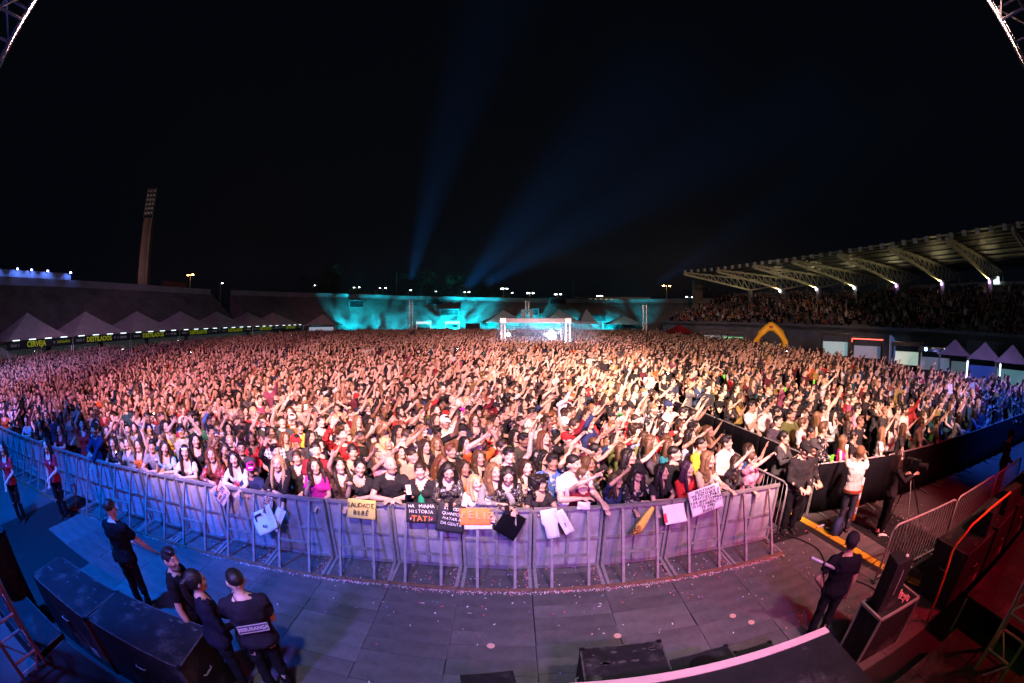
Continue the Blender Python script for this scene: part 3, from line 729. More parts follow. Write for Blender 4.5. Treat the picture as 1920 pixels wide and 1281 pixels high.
# ------------------------------------------------------------------ stands round the pitch
def ring_stand(front, depth, z0, z1f, tiers, name, label, wall_h=1.3, mstep=None, mwall=None):
    """bleacher steps along a polyline; the outward side is to the left of the walking direction"""
    root = empty(name, (0, 0, 0), 0, label, 'stand')
    n = len(front); normals = []
    for i in range(n):
        a = Vector(front[max(i - 1, 0)]); b = Vector(front[min(i + 1, n - 1)]); d = (b - a).normalized(); normals.append(Vector((-d.y, d.x)))
    mb = MB()
    prof = []
    for t in range(tiers):
        prof.append((depth * t / tiers, t / tiers)); prof.append((depth * t / tiers, (t + 1) / tiers))
    prof.append((depth, 1.0))
    for i in range(n - 1):
        for k in range(len(prof) - 1):
            q = []
            for j, kk in ((i, k), (i + 1, k), (i + 1, k + 1), (i, k + 1)):
                d, h = prof[kk]; p = Vector(front[j]) + normals[j] * d; zt = z1f[j]
                q.append((p.x, p.y, z0 + (zt - z0) * h))
            mb.add(q, [(0, 1, 2, 3)])
    mb.build('seating_steps', mstep or M_CONC, root)
    fw = MB(); bw = MB()
    for i in range(n - 1):
        a, b = Vector(front[i]), Vector(front[i + 1])
        fw.add([(a.x, a.y, 0), (b.x, b.y, 0), (b.x, b.y, z0), (a.x, a.y, z0)], [(0, 1, 2, 3)])
        pa = a + normals[i] * depth; pb = b + normals[i + 1] * depth; qa = a + normals[i] * (depth + .4); qb = b + normals[i + 1] * (depth + .4)
        za, zb = z1f[i], z1f[i + 1]
        bw.add([(pa.x, pa.y, za), (pb.x, pb.y, zb), (pb.x, pb.y, zb + wall_h), (pa.x, pa.y, za + wall_h), (qa.x, qa.y, 0), (qb.x, qb.y, 0), (qb.x, qb.y, zb + wall_h), (qa.x, qa.y, za + wall_h)], [(0, 1, 2, 3), (4, 7, 6, 5), (3, 2, 6, 7)])
    fw.build('front_wall', M_CONCW, root); bw.build('parapet', mwall or M_CONCW, root)
    return root, normals
left_front = [(-60, -12), (-60, 20), (-60, 48), (-60, 72), (-59, 80)]
s1, _ = ring_stand(left_front, 13, 1.6, [10.9] * 5, 14, 'grandstand', 'open concrete stand with pale parapet behind the bar tents')
end_front = [(-56, 82), (-50, 96), (-40, 105), (-28, 111), (-10, 114), (8, 114.5), (25, 113), (36, 106), (44, 97)]
s2, _ = ring_stand(end_front, 15, 1.2, [10.9, 10.8, 10.5, 9.9, 9.4, 9.0, 8.9, 9.0, 8.9], 16, 'grandstand', 'curved end stand washed in turquoise light across the far end')
# stair walls and openings of the end stand
for px, py, rz, w in ((-53.0, 84.5, 1.15, .35), (-25.5, 117, .2, .3), (14.5, 120, -.1, .3)):
    pass
def opening(parent, x, y, z, rz, w, h, lit=None):
    r = MB().box((0, 0, 0), (w + .5, .5, h + .5)).build('stair_opening', M_CONC, parent, loc=(x, y, z), rz=rz)
    MB().box((0, -.26, -.05), (w, .06, h)).build('dark_doorway_slab', M_BLACK, r)  # black slab stands in for the shade inside the opening
    return r
opening(s2, -17.5, 118.5, 6.0, .16, 5.0, 1.4); opening(s2, 23.5, 117.0, 4.6, -.12, 5.2, 1.9); opening(s2, 5.0, 119.5, 6.0, 0, 4.5, 1.4); opening(s2, -22.5, 124.0, 9.3, .2, 4.8, 1.6); opening(s2, 13.6, 126, 9.4, 0, 4.6, 1.5)
opening(s2, -43.5, 113, 8.6, .72, 4, 1.6)
# blue floodlit hoarding on the left stand
hb = empty('floodlit_hoarding', (-74.6, 0, 0), 0, 'blue floodlit hoarding with a row of lamps on top of the stand', 'hoarding')
for k in range(5):
    MB().box((0, 15.5 + k * 5.2, 12.4), (.3, 5.1, 2.1)).build('panel', M_CONCW, hb)
M_LB = glow('blue_floodlight_lens', (.35, .42, 1.0), 30)
for k, yy in enumerate((15, 20.3, 25.2, 28.6, 32.6, 38.4)):
    f = MB().box((.6, yy, 13.55), (.35, .5, .3)).build('floodlight', M_BLACKM, hb); MB().box((.79, yy, 13.52), (.04, .42, .22)).build('lens', M_LB, f)
    MB().bar((0, yy, 13.3), (.6, yy, 13.5), .08).build('arm', M_STEEL, hb)
    spot((-72.9, yy, 13.7), (-74.4, yy, 11.6), (.10, .22, 1.0), 420, 120, .5, .1)
wallsign = MB().box((-73.6, 69.5, 12.3), (.5, 8, 2.2)).build('wall_sign', mat('brick_red_paint', (.26, .075, .05), .8, 0, .4, 2)); tag(wallsign, 'brick red board on the parapet below the tall tower', 'sign')

# ------------------------------------------------------------------ floodlight tower on the left
def truss_tower(root, w, h, r, n, m, z0=0, name='tower_frame', square=True):
    mb = MB(); q = w / 2
    cs = [(-q, -q), (q, -q), (q, q), (-q, q)]
    for c in cs: mb.tube((c[0], c[1], z0), (c[0], c[1], z0 + h), r, n=6)
    for k in range(n):
        a, b = z0 + h * k / n, z0 + h * (k + 1) / n
        for i in range(4):
            p, s = cs[i], cs[(i + 1) % 4]
            if k % 2: p, s = s, p
            mb.tube((p[0], p[1], a), (s[0], s[1], b), r * .6, n=5); mb.tube((cs[i][0], cs[i][1], b), (cs[(i + 1) % 4][0], cs[(i + 1) % 4][1], b), r * .6, n=5)
    return mb.build(name, m, root)
tw = empty('floodlight_tower', (-86, 69, 0), .6, 'tall slim concrete floodlight tower rising behind the left stand', 'tower')
MB().add([(-1.45, -1.2, 0), (1.45, -1.2, 0), (1.45, 1.2, 0), (-1.45, 1.2, 0), (-1.25, -1.1, 29.5), (1.25, -1.1, 29.5), (1.25, 1.1, 29.5), (-1.25, 1.1, 29.5)], [(0, 1, 5, 4), (1, 2, 6, 5), (2, 3, 7, 6), (3, 0, 4, 7), (4, 5, 6, 7)]).build('shaft', mat('pink_concrete', (.30, .20, .18), .9, 0, .4, .5), tw)
MB().box((.2, -1.25, 15), (.7, .2, 29)).build('ladder_slot', M_CONC, tw)
mb = MB()
for i in range(4): mb.bar((-1.35 + .9 * i, -1.25, 29.5), (-1.35 + .9 * i, -1.25, 37), .12)
for j in range(7): mb.bar((-1.5, -1.25, 30.2 + j * 1.1), (1.5, -1.25, 30.2 + j * 1.1), .1)
mb.build('lamp_frame', M_STEEL, tw)
lm = MB().ell((0, 0, 0), (.36, .22, .36), None, 10, 6).mesh('floodlight', M_WHITE)
for i in range(3):
    for j in range(6): inst('floodlight', lm, tw, (-.9 + .9 * i, -1.45, 30.7 + j * 1.1))
spot((-78, 50, 11), (-86, 69, 26), (1.0, .60, .55), 4200, 70, .8, .3)  # unseen spot added to brighten the tower and its lamp frame
lamp((-83.5, 66, 4.2), (.2, 1, .4), 30)

# ------------------------------------------------------------------ street lamps beyond the stands
def street_lamp(x, y, h, arms, color, strength, label, watts=0, mast=.09):
    r = empty('street_lamp', (x, y, 0), rr.uniform(-.4, .4), label, 'lamp', 'street lamps beyond the stadium')
    MB().tube((0, 0, 0), (0, 0, h), mast * 1.6, mast, 8).build('pole', M_STEEL, r)
    g = glow('lamp_lens_%s' % ('amber' if color[2] < .4 else 'white'), color, strength)
    for s in range(arms):
        a = 2 * math.pi * s / max(arms, 1) + .2
        d = Vector((math.cos(a), math.sin(a) * .3, 0))
        h_ = MB().bar((0, 0, h), d * .9 + Vector((0, 0, h + .15)), .09).build('arm', M_STEEL, r)
        MB().ell(d * 1.15 + Vector((0, 0, h + .12)), (.42, .3, .16), None, 10, 6).build('lens', g, h_)
    if watts: lamp((x, y, h + .1), color, watts, .3)
def polar(px_az, dist): a = R(px_az); return (math.sin(a) * dist, math.cos(a) * dist)
AMB, WHT = (1.0, .42, .08), (.85, 1.0, .92)
for az, el, d, arms, c, st, lab, w in (
    (-44.4, 6.1, 150, 2, AMB, 90, 'amber twin street lamp beside the tall floodlight tower', 2500),
    (20.9, 4.5, 150, 2, AMB, 60, 'amber street lamp left of the covered stand roof', 2000),
    (-27.0, 4.6, 175, 1, WHT, 14, 'small white street lamp beyond the left corner of the end stand', 0),
    (-21.0, 4.3, 175, 2, WHT, 16, 'white street lamp left of the low dome roof', 0),
    (-17.4, 4.2, 175, 2, WHT, 14, 'white street lamp right of the low dome roof', 0),
    (-14.0, 3.9, 190, 1, WHT, 10, 'faint white street lamp in front of the dark trees', 0),
    (-10.6, 3.7, 190, 1, WHT, 9, 'faint white street lamp between the dark trees', 0),
    (-6.2, 3.6, 150, 3, WHT, 26, 'white multi-head street lamp right of the dark trees', 0),
    (-1.1, 4.05, 150, 3, WHT, 26, 'tallest white street lamp above the stage-mixing tent', 0),
    (-.3, 3.5, 190, 1, WHT, 10, 'faint white street lamp next to the tallest one', 0),
    (2.4, 3.45, 150, 3, WHT, 22, 'white street lamp behind the middle speaker tower', 0),
    (6.1, 3.3, 150, 3, WHT, 26, 'white street lamp left of the long low building', 0),
    (11.8, 3.1, 165, 3, WHT, 16, 'white street lamp over the roof of the low building', 0),
    (17.8, 2.9, 150, 4, WHT, 30, 'white cluster street lamp behind the right speaker tower', 0),
    (24.0, 3.05, 150, 2, WHT, 22, 'white street lamp next to the concrete pillar', 0),
    (-40.0, 5.0, 170, 1, (.6, 1, .8), 9, 'dim greenish street lamp right of the amber lamp', 0)):
    x, y = polar(az, d); street_lamp(x, y, CAM_H + d * math.tan(R(el)), arms, c, st, lab, w)
for az, el, lab in ((-15.6, 6.4, 'thin dark flag mast in front of the trees'), (8.2, 5.9, 'thin dark mast left of the long low building')):
    x, y = polar(az, 140); m_ = MB().tube((0, 0, 0), (0, 0, CAM_H + 140 * math.tan(R(el))), .12, .05, 6).build('mast', M_STEEL, loc=(x, y, 0)); tag(m_, lab, 'mast')
# long low building with lit eaves and the dome roof behind the end stand
x, y = polar(13.6, 145); bl = empty('low_building', (x, y, 0), -R(13.6), 'long low building with lit eaves behind the end stand', 'building')
MB().box((0, 0, 5.4), (23, 8, 10.8)).build('wall', M_CONCW, bl); MB().box((0, 0, 11.2), (25, 10, .5)).build('roof', M_STEEL, bl)
mge = glow('eave_lamp', (1, .86, .45), 2.2)
for i in range(9): MB().box((-7.5 + i * 1.75, -4.6, 10.6), (.7, .3, .25)).build('eave_lamp', mge, bl)
x, y = polar(-19.0, 160); dm = empty('dome_roof_hall', (x, y, 0), 0, 'low domed hall roof just above the end stand wall', 'building')
MB().box((0, 0, 4.5), (34, 16, 9)).build('wall', M_CONC, dm)
MB().loft([[Vector((-18 + 36 * i / 16, yy, 9 + 4.6 * math.sin(math.pi * i / 16))) for i in range(17)] + [Vector((18, yy, 8.6)), Vector((-18, yy, 8.6))] for yy in (-9, 9)]).build('roof', M_CONCW, dm)
MB().box((5, -9.5, 12.9), (1.0, 1, 2.6)).build('chimney', M_CONCW, dm)

# ------------------------------------------------------------------ trees behind the end stand
M_LEAF = mat('night_foliage', (.085, .115, .055), .8, 0, .5, .6)
M_BARK = mat('bark', (.07, .05, .035), .9, 0, .4, 4)
def tree(x, y, h, w, label, seed):
    q = random.Random(seed); r = empty('broadleaf_tree', (x, y, 0), 0, label, 'tree', 'dark trees beyond the end stand')
    mb = MB(); mb.path([(0, 0, 0), (.2, 0, h * .25), (-.1, .1, h * .5), (.1, 0, h * .75)], [.5, .4, .28, .1], 7)
    for i in range(6):
        a = q.uniform(0, 6.28); b = Vector((0, 0, h * q.uniform(.3, .5))); mb.tube(b, b + Vector((math.cos(a) * w * .35, math.sin(a) * w * .35, h * .25)), .2, .06, 6)
    mb.build('trunk', M_BARK, r)
    cl = [(Vector((q.gauss(0, w * .24), q.gauss(0, w * .24), h * q.uniform(.42, .95))), q.uniform(.10, .2) * w) for _ in range(16)]
    lf = MB()
    for c, rad in cl:
        for i in range(120):
            d = Vector((q.gauss(0, 1), q.gauss(0, 1), q.gauss(0, 1))).normalized() * rad * q.uniform(.55, 1.05); p = c + d
            u = Vector((q.gauss(0, 1), q.gauss(0, 1), q.gauss(0, .6))).normalized(); v = u.cross(d).normalized(); s = q.uniform(.22, .5)
            lf.add([p - u * s, p - v * s * .5, p + u * s, p + v * s * .5], [(0, 1, 2, 3)])
    lf.build('crown', M_LEAF, r)
for az, d, h, w, lab, sd in ((-24.6, 150, 23.5, 12, 'rounded tree with a greenish glow above the corner of the end stand', 2), (-13.4, 155, 21, 17, 'broad dark tree right of the thin flag mast', 3), (-9.4, 152, 20, 18, 'broad dark brownish tree beside the blue light shaft', 4), (-3.2, 158, 20, 13, 'dark tree behind the tallest white lamp', 5), (-20.6, 170, 17, 14, 'low dark tree behind the domed hall', 6), (27.6, 140, 15, 14, 'dark tree behind the covered stand columns', 8)):
    x, y = polar(az, d); tree(x, y, h, w, lab, sd)

# ------------------------------------------------------------------ covered grandstand on the right
TIPS = [(30.7, 71), (34.2, 64.5), (36.4, 56), (38.4, 48.0), (39.6, 39.2), (40.4, 30.4), (40.7, 21.6), (40.6, 12.4), (40.2, 3.0)]
DIRS = []
for i in range(len(TIPS)):
    a = Vector(TIPS[max(i - 1, 0)]); b = Vector(TIPS[min(i + 1, len(TIPS) - 1)]); d = (b - a).normalized(); DIRS.append(Vector((-d.y, d.x)))
DIRS = [Vector((1.0, .02)).normalized() if d.x > 0 else Vector((1, 0)) for d in DIRS]
gs = empty('covered_grandstand', (0, 0, 0), 0, 'covered grandstand packed with spectators under a trussed roof', 'stand')
M_TRUSS = mat('pale_painted_truss', (.70, .66, .50), .6, .1, .35, 2, stain=.3, dark=(.2, .12, .06)); M_ROOF = mat('corrugated_roof', (.055, .055, .06), .6, .4, .4, 1.5)
def P3(i, d, z): p = Vector(TIPS[i]) + DIRS[i] * d; return Vector((p.x, p.y, z))
for i in range(9):
    mb = MB(); n = 15
    top = [P3(i, 21.5 * k / n, 12.55 - .75 * k / n) for k in range(n + 1)]
    bot = []
    for k in range(n + 1):
        d = 21.5 * k / n
        z = 12.2 - 2.2 * (d / 14.6) if d < 14.6 else 10.0 + (d - 14.6) / 6.9 * 1.4
        bot.append(P3(i, d, z))
    for k in range(n):
        mb.bar(top[k], top[k + 1], .34, .3); mb.bar(bot[k], bot[k + 1], .36, .3)
        mb.bar(top[k], bot[k + 1], .1, .1); mb.bar(bot[k + 1], top[k + 1], .1, .1)
    mb.bar(bot[0], top[0], .4, .4); mb.bar(bot[n], top[n], .34, .34)
    mb.build('roof_truss', M_TRUSS, gs)
    MB().bar(P3(i, 14.6, 0), P3(i, 14.6, 10.0), .7, .7).build('column', M_CONCW, gs)
    if i < 8: MB().bar(P3(i, 21.3, 0), P3(i, 21.3, 11.4), .22, .22).build('rear_post', M_STEEL, gs)
for i in range(8):
    mb = MB()
    for k in range(8):
        a, b = 21.8 * k / 8 - .3, 21.8 * (k + 1) / 8 - .3
        mb.add([P3(i, a, 12.9 - .75 * k / 8), P3(i + 1, a, 12.9 - .75 * k / 8), P3(i + 1, b, 12.9 - .75 * (k + 1) / 8), P3(i, b, 12.9 - .75 * (k + 1) / 8)], [(0, 1, 2, 3)])
        mb.bar(P3(i, a + .5, 12.7 - .75 * k / 8), P3(i + 1, a + .5, 12.7 - .75 * k / 8), .12, .2)
    mb.build('roof_sheet', M_ROOF, gs)
    fm = MB().ell((0, 0, 0), (.42, .42, .42), None, 8, 6)
    for k in range(5):
        p = P3(i, -.5, 12.65).lerp(P3(i + 1, -.5, 12.65), (k + .5) / 5)
        MB().box(p, (.3, .5, .5)).build('edge_floodlight', M_WHITE, gs)
# seating tiers under the roof
ts = [(Vector(TIPS[i]) + DIRS[i] * 2.0) for i in range(9)]
ts = [Vector((ts[0].x - 3, ts[0].y + 9))] + ts + [Vector((42, -12))]
tn = [DIRS[0]] + DIRS + [Vector((1, 0))]
mb = MB()
for i in range(len(ts) - 1):
    for k in range(12):
        q = []
        a, b = 17. * k / 12, 17. * (k + 1) / 12; z0_, z1_ = 3.1 + 6.0 * k / 12, 3.1 + 6.0 * (k + 1) / 12
        for (ii, d, z) in ((i, a, z0_), (i + 1, a, z0_), (i + 1, a, z1_), (i, a, z1_)): p = ts[ii] + tn[ii] * d; q.append((p.x, p.y, z))
        mb.add(q, [(0, 1, 2, 3)]); q = []
        for (ii, d, z) in ((i, a, z1_), (i + 1, a, z1_), (i + 1, b, z1_), (i, b, z1_)): p = ts[ii] + tn[ii] * d; q.append((p.x, p.y, z))
        mb.add(q, [(0, 1, 2, 3)])
mb.build('seating_steps', M_CONC, gs)
mb = MB(); mb2 = MB()
for i in range(len(ts) - 1):
    a, b = ts[i], ts[i + 1]
    mb.add([(a.x, a.y, 0), (b.x, b.y, 0), (b.x, b.y, 3.9), (a.x, a.y, 3.9)], [(0, 1, 2, 3)])
    a, b = ts[i] + tn[i] * 17, ts[i + 1] + tn[i + 1] * 17
    mb2.add([(a.x, a.y, 9.0), (b.x, b.y, 9.0), (b.x, b.y, 9.9), (a.x, a.y, 9.9)], [(0, 1, 2, 3)])
mb.build('front_wall', mat('blue_grey_wall', (.17, .18, .23), .85, 0, .4, .5), gs); mb2.build('rear_wall', M_CONC, gs)
x, y = polar(25.1, 108); MB().box((x, y, 7), (2.2, 1.6, 14)).build('end_pillar', mat('sandy_concrete', (.42, .33, .24), .9, 0, .3, .4), gs)
a = P3(4, 19, 9.9); b = P3(7, 19, 9.9); MB().bar(a, b, 1.2, .4).build('press_balcony', M_CONCW, gs)
M_WIN = glow('lit_window', (.75, .95, 1.0), 1.6)
p = P3(6, 17.5, 10.2); wn_ = MB().box(p, (.2, 1.1, .9)).build('lit_window', M_WIN, gs)
M_CLAMP = glow('column_lamp_lens', (.95, .95, 1.0), 5); M_CLAMP2 = glow('column_lamp_violet', (.75, .4, 1.0), 5)
for i in range(1, 7):
    p = P3(i, 13.9, 9.7)
    l_ = MB().ell(p, (.2, .2, .24), None, 8, 6).build('column_lamp', M_CLAMP if i < 4 else M_CLAMP2, gs)
    spot(p + Vector((-.5, 0, -.05)), p + Vector((-3.5, 0, 3.2)), (1.0, .84, .40), 560, 165, .5, .2)
spot(P3(7, 14, 9.4), P3(7, 9, 14), (1.0, .80, .4), 520, 160, .5, .3)

# ------------------------------------------------------------------ bar tents along the left touchline
M_TENT = mat('tent_canvas', (.60, .58, .57), .65, 0, .25, .8, .15, 3, stain=.25, dark=(.3, .28, .27)); M_BANNER = mat('dark_banner', (.012, .018, .018), .6, 0, .2, 3)
M_TLAMP = glow('tent_lamp', (.78, .95, 1.0), 2.2); M_LIME = mat('lime_lettering', (.55, .75, .02), .6, 0, .1, 3, emit=(.5, .75, .03), strength=.11); M_GREYL = mat('grey_lettering', (.45, .47, .47), .6, 0, .1, 3, emit=(.5, .55, .55), strength=.06)
def text(body, size, m, parent, loc, rot, name='lettering', align='CENTER', extrude=.004, shear=0.0, offset=0.0, spacing=1.0, line=1.0):
    cu = bpy.data.curves.new(name, 'FONT'); cu.body = body; cu.size = size; cu.align_x = align; cu.align_y = 'CENTER'; cu.extrude = extrude; cu.shear = shear; cu.offset = offset; cu.space_character = spacing; cu.space_line = line
    cu.resolution_u = 2
    cu.materials.append(m); o = bpy.data.objects.new(name, cu); COL.objects.link(o); o.parent = parent; o.location = loc; o.rotation_euler = rot
    return o
def pyramid_tent(name, x, y, w, eave, peak, rz, label, group, m=M_TENT, legs=True):
    r = empty(name, (x, y, 0), rz, label, 'tent', group); q = w / 2
    rings = []
    for t in (0, .12, .35, .65, 1.0):
        h = eave + (peak - eave) * (t ** 1.18); s = q * (1 - t) + .06
        rings.append([Vector(v) for v in ((-s, -s, h), (0, -s, h), (s, -s, h), (s, 0, h), (s, s, h), (0, s, h), (-s, s, h), (-s, 0, h))])
    MB().loft(rings).build('canopy', m, r)
    if legs:
        for sx_ in (-1, 1):
            for sy_ in (-1, 1): MB().tube((sx_ * (q - .1), sy_ * (q - .1), 0), (sx_ * (q - .1), sy_ * (q - .1), eave), .045, n=6).build('leg', M_ALU, r)
    return r
TENTG = 'bar tents along the left touchline'
tent_labels = ['nearest bar tent, CERVEJA on its banner', 'second bar tent from the near end, DESTILADOS banner', 'third bar tent from the near end, DESTILADOS banner', 'fourth bar tent from the near end, DESTILADOS banner', 'fifth bar tent from the near end', 'sixth bar tent from the near end', 'farthest bar tent of the row']
for k in range(7):
    y = 19.2 + 10.0 * k
    t = pyramid_tent('bar_tent', -50.5, y, 9.9, 3.25, 6.0, 0, tent_labels[k], TENTG)
    b = MB().box((4.95, 0, 2.80), (.08, 9.8, .82)).build('banner', M_BANNER, t)
    text('CERVEJA' if k == 0 else 'DESTILADOS', .74, M_LIME, b, (5.0, -.6, 2.80), (R(90), 0, R(90)), offset=.02)
    text('CERVEJA' if k else 'DESTILADOS', .34, M_LIME if k == 0 else M_GREYL, b, (5.0, 3.6, 2.80), (R(90), 0, R(90)))
    text('ÁGUA  5', .34, M_GREYL, b, (5.0, -3.8, 2.80), (R(90), 0, R(90)))
    text('10   2', .34, M_GREYL, b, (5.0, 2.3, 2.80), (R(90), 0, R(90)))
    for j in range(4):
        l_ = MB().tube((5.06, -3.6 + 2.4 * j - .5, 3.27), (5.06, -3.6 + 2.4 * j + .5, 3.27), .045, n=6).build('tube_lamp', M_TLAMP, t)
    MB().box((4.3, 0, .95), (.6, 9.2, .18)).build('counter', M_WHITE, t); MB().box((4.55, 0, .45), (.06, 9.2, .82)).build('counter_front', M_WHITE, t)
    MB().box((-3.6, 0, 1.5), (.1, 9.0, 2.6)).build('back_wall', M_CONCW, t)
    lamp((-48.5, y, 2.95), (.72, .92, 1.0), 45, .4)
t = pyramid_tent('service_tent', -44, 92, 8, 3.0, 5.6, .2, 'service tent with lit fridge wall past the end of the bar row', None)
MB().box((0, -2, 1.6), (6, .2, 2)).build('lit_wall', glow('fridge_light', (.6, .75, 1), .35), t)
# white car parked by the stand ramp
car = empty('parked_car', (-33.5, 99.5, 0), .3, 'pale parked car below the turquoise ramp of the end stand', 'car')
rows = []
for x_, zt, w in ((-2.1, .75, .7), (-1.9, .95, .8), (-1.2, 1.0, .85), (-.6, 1.42, .72), (.6, 1.45, .72), (1.3, 1.0, .84), (2.0, .85, .8), (2.15, .6, .7)): rows.append([Vector((x_, w * c, .3 + (zt - .3) * s)) for c, s in ((-1, 0), (-1, .6), (-.8, 1), (.8, 1), (1, .6), (1, 0))])
MB().loft(rows).build('body', M_WHITE, car, True)
wm = MB().tube((0, -.1, 0), (0, .1, 0), .32, n=14).mesh('wheel', M_RUBBER)
for sx_ in (-1.3, 1.3):
    for sy_ in (-.75, .75): inst('wheel', wm, car, (sx_, sy_, .32))

# ------------------------------------------------------------------ far speaker towers, sponsor kiosks and tents at the far end
for az, d, zt, lab, tilt in ((-13.6, 95, 8.3, 'left scaffold tower over the crowd at the far end', 0), (2.05, 100, 8.2, 'middle scaffold tower with loudspeakers behind the mixing tent', 0), (17.9, 88, 7.1, 'right scaffold tower over the crowd, lit turquoise', 0)):
    x, y = polar(az, d); r = empty('scaffold_tower', (x, y, 0), -R(az), lab, 'tower', 'scaffold towers at the far end')
    truss_tower(r, .75, zt, .05, 12, M_ALU)
    if abs(az) < 5:
        for s in (-1, 1): MB().box((s * .95, -.2, zt - 3.2), (.8, .8, 2.4)).build('speaker', M_STEEL, r)
    lamp((x - 1.5, y - 1.0, zt - 1.2), (.08, .85, 1.0), 60, .2)
    MB().box((0, 0, .15), (1.6, 1.6, .3)).build('base', M_BLACKM, r)
for az, d, w, eave, peak, lab in ((-1.2, 106, 10, 3.2, 6.3, 'pale tent peeking out left behind the mixing tent'), (6.3, 106, 10, 3.2, 6.4, 'large pale turquoise tent right behind the mixing tent'), (15.0, 104, 9, 2.9, 4.9, 'low tent with white lamps near the right scaffold tower')):
    x, y = polar(az, d); pyramid_tent('event_tent', x, y, w, eave, peak, -R(az) + .2, lab, 'tents at the far end'); lamp((x - 3.5, y - 6.5, 4.2), (.25, .9, 1.0), 260 if az > 0 else 160, .3)  # the point light is added nearby to brighten the tent
x, y = polar(10.0, 106); pyramid_tent('spire_tent', x, y, 5, 2.9, 6.6, .1, 'small grey spire tent right of the large turquoise tent', 'tents at the far end', M_CONCW)
for az, lab in ((-11.9, 'left kiosk with a lit sign at the foot of the end stand'), (-8.0, 'right kiosk with a lit sign at the foot of the end stand')):
    x, y = polar(az, 105); r = empty('kiosk', (x, y, 0), -R(az), lab, 'kiosk', 'kiosks at the far end')
    for s in (-1, 1): MB().bar((s * 1.7, 0, 0), (s * 1.7, 0, 3.6), .2).build('post', M_ALU, r)
    MB().box((0, -.1, 3.2), (3.6, .3, .6)).build('lit_sign', glow('kiosk_sign', (.6, .95, 1), .9), r); MB().box((0, .3, 1.0), (3.4, .5, 2.0)).build('counter', M_BLACK, r)
x, y = polar(-5.3, 104); b_ = MB().box((0, 0, 1.5), (3.5, 2, 3.0)).build('equipment_container', M_BLACK, loc=(x, y, 0), rz=.1); tag(b_, 'black equipment container right of the two kiosks', 'container')
x, y = polar(-9.9, 108); b_ = empty('black_stage_drape', (x, y, 0), .17, 'long low black drape between the two kiosks', 'drape'); MB().box((0, 0, .8), (10, .2, 1.6)).build('cloth', M_BLACKCLOTH, b_)
for s in range(6): MB().tube((-5 + 2 * s, -.15, 0), (-5 + 2 * s, -.15, 2.0), .05, n=6).build('post', M_STEEL, b_)

# ------------------------------------------------------------------ mixing position (truss frame in the crowd)
FX, FY, FW, FT = 2.55, 46.0, 7.05, 3.95
foh = empty('mixing_tent', (FX, FY, 0), 0, 'aluminium truss frame of the mixing position lit from inside in the crowd', 'truss frame')
M_ALUW = mat('bright_truss', (.75, .73, .70), .4, .4, .15, 6)
def box_truss(mb, a, b, w, r, n):
    a, b = Vector(a), Vector(b); d = (b - a).normalized(); u = Vector((0, 0, 1)) if abs(d.z) < .9 else Vector((0, 1, 0)); x_ = d.cross(u).normalized() * w / 2; y_ = x_.cross(d).normalized() * w / 2
    cs = [x_ + y_, x_ - y_, -x_ - y_, -x_ + y_]
    for c in cs: mb.tube(a + c, b + c, r, n=6)
    for k in range(n):
        p, q = a.lerp(b, k / n), a.lerp(b, (k + 1) / n)
        for i in range(4):
            s, e = cs[i], cs[(i + 1) % 4]
            if k % 2: s, e = e, s
            mb.tube(p + s, q + e, r * .55, n=5)
hw = FW / 2
for s in (-1, 1):
    for yy, nm in ((0, 'front'), (5.0, 'rear')):
        mb = MB(); box_truss(mb, (s * hw, yy, 0), (s * hw, yy, FT - .3), .42, .04, 10); mb.build('truss_leg', M_ALUW, foh)
    MB().box((s * hw, 0, FT - .1), (.62, .55, .5)).build('corner_block', M_ALUW, foh)
    mb = MB(); box_truss(mb, (s * hw, 0, FT - .1), (s * hw, 5, FT - .1), .4, .035, 8); mb.build('side_truss', M_ALUW, foh)
mb = MB(); box_truss(mb, (-hw, 0, FT - .1), (hw, 0, FT - .1), .42, .04, 14); mb.build('front_truss', M_ALUW, foh)
MB().box((0, -.24, FT - .1), (FW - .7, .03, .36)).build('pale_banner', mat('pale_banner', (.50, .47, .46), .7, 0, .3, 1.2), foh)
mb = MB(); box_truss(mb, (-hw, 5, FT - 1.0), (hw, 5, FT - 1.0), .42, .035, 14); mb.build('rear_truss', M_ALU, foh)
MB().add([(-hw, 0, FT + .2), (hw, 0, FT + .2), (hw, 5, FT + .0), (-hw, 5, FT + .0)], [(0, 1, 2, 3)]).build('roof_skin', M_BLACKCLOTH, foh)
mb = MB(); box_truss(mb, (1.6, .6, 0), (1.6, .6, 2.6), .32, .03, 8); mb.build('inner_truss', M_ALUW, foh)
for nm, x_, y_, z_, w_, h_ in (('mixing_desk', -.3, 2.2, 1.0, 3.4, .5), ('equipment_rack', 2.6, 2.6, .8, .8, 1.6)):
    e_ = MB().box((FX + x_, FY + y_, z_ / 2), (w_, .9, z_)).build(nm, M_BLACK); tag(e_, 'black mixing desk under the truss frame' if nm == 'mixing_desk' else 'black equipment rack at the right inside the truss frame', 'desk' if nm == 'mixing_desk' else 'rack')
M_FL = glow('follow_light_lens', (.88, .92, 1.0), 110)
for x_, y_, z_, r_, lab in ((-2.95, .3, 2.35, .17, 'single white spotlight at the left leg of the truss frame'), (1.3, .5, 2.3, .17, 'small white spotlight left of the bright pair in the truss frame'), (1.78, .4, 2.45, .30, 'brightest white spotlight inside the truss frame'), (2.0, .5, 2.05, .2, 'lower white spotlight of the bright pair in the truss frame')):
    q = empty('spotlight', (FX + x_, FY + y_, z_), 0, lab, 'spotlight', 'spotlights in the mixing position')
    MB().tube((0, 0, 0), (0, .4, .03), r_ * 1.1, r_ * .8, 12).build('housing', M_BLACKM, q); MB().ell((0, -.02, 0), (r_, .06, r_), None, 12, 8).build('lens', M_FL, q)
    spot((FX + x_, FY + y_ - .15, z_), (FX + x_ + .6, FY - 12, 1.5), (.62, .72, 1.0), 260, 110, .9, .1)

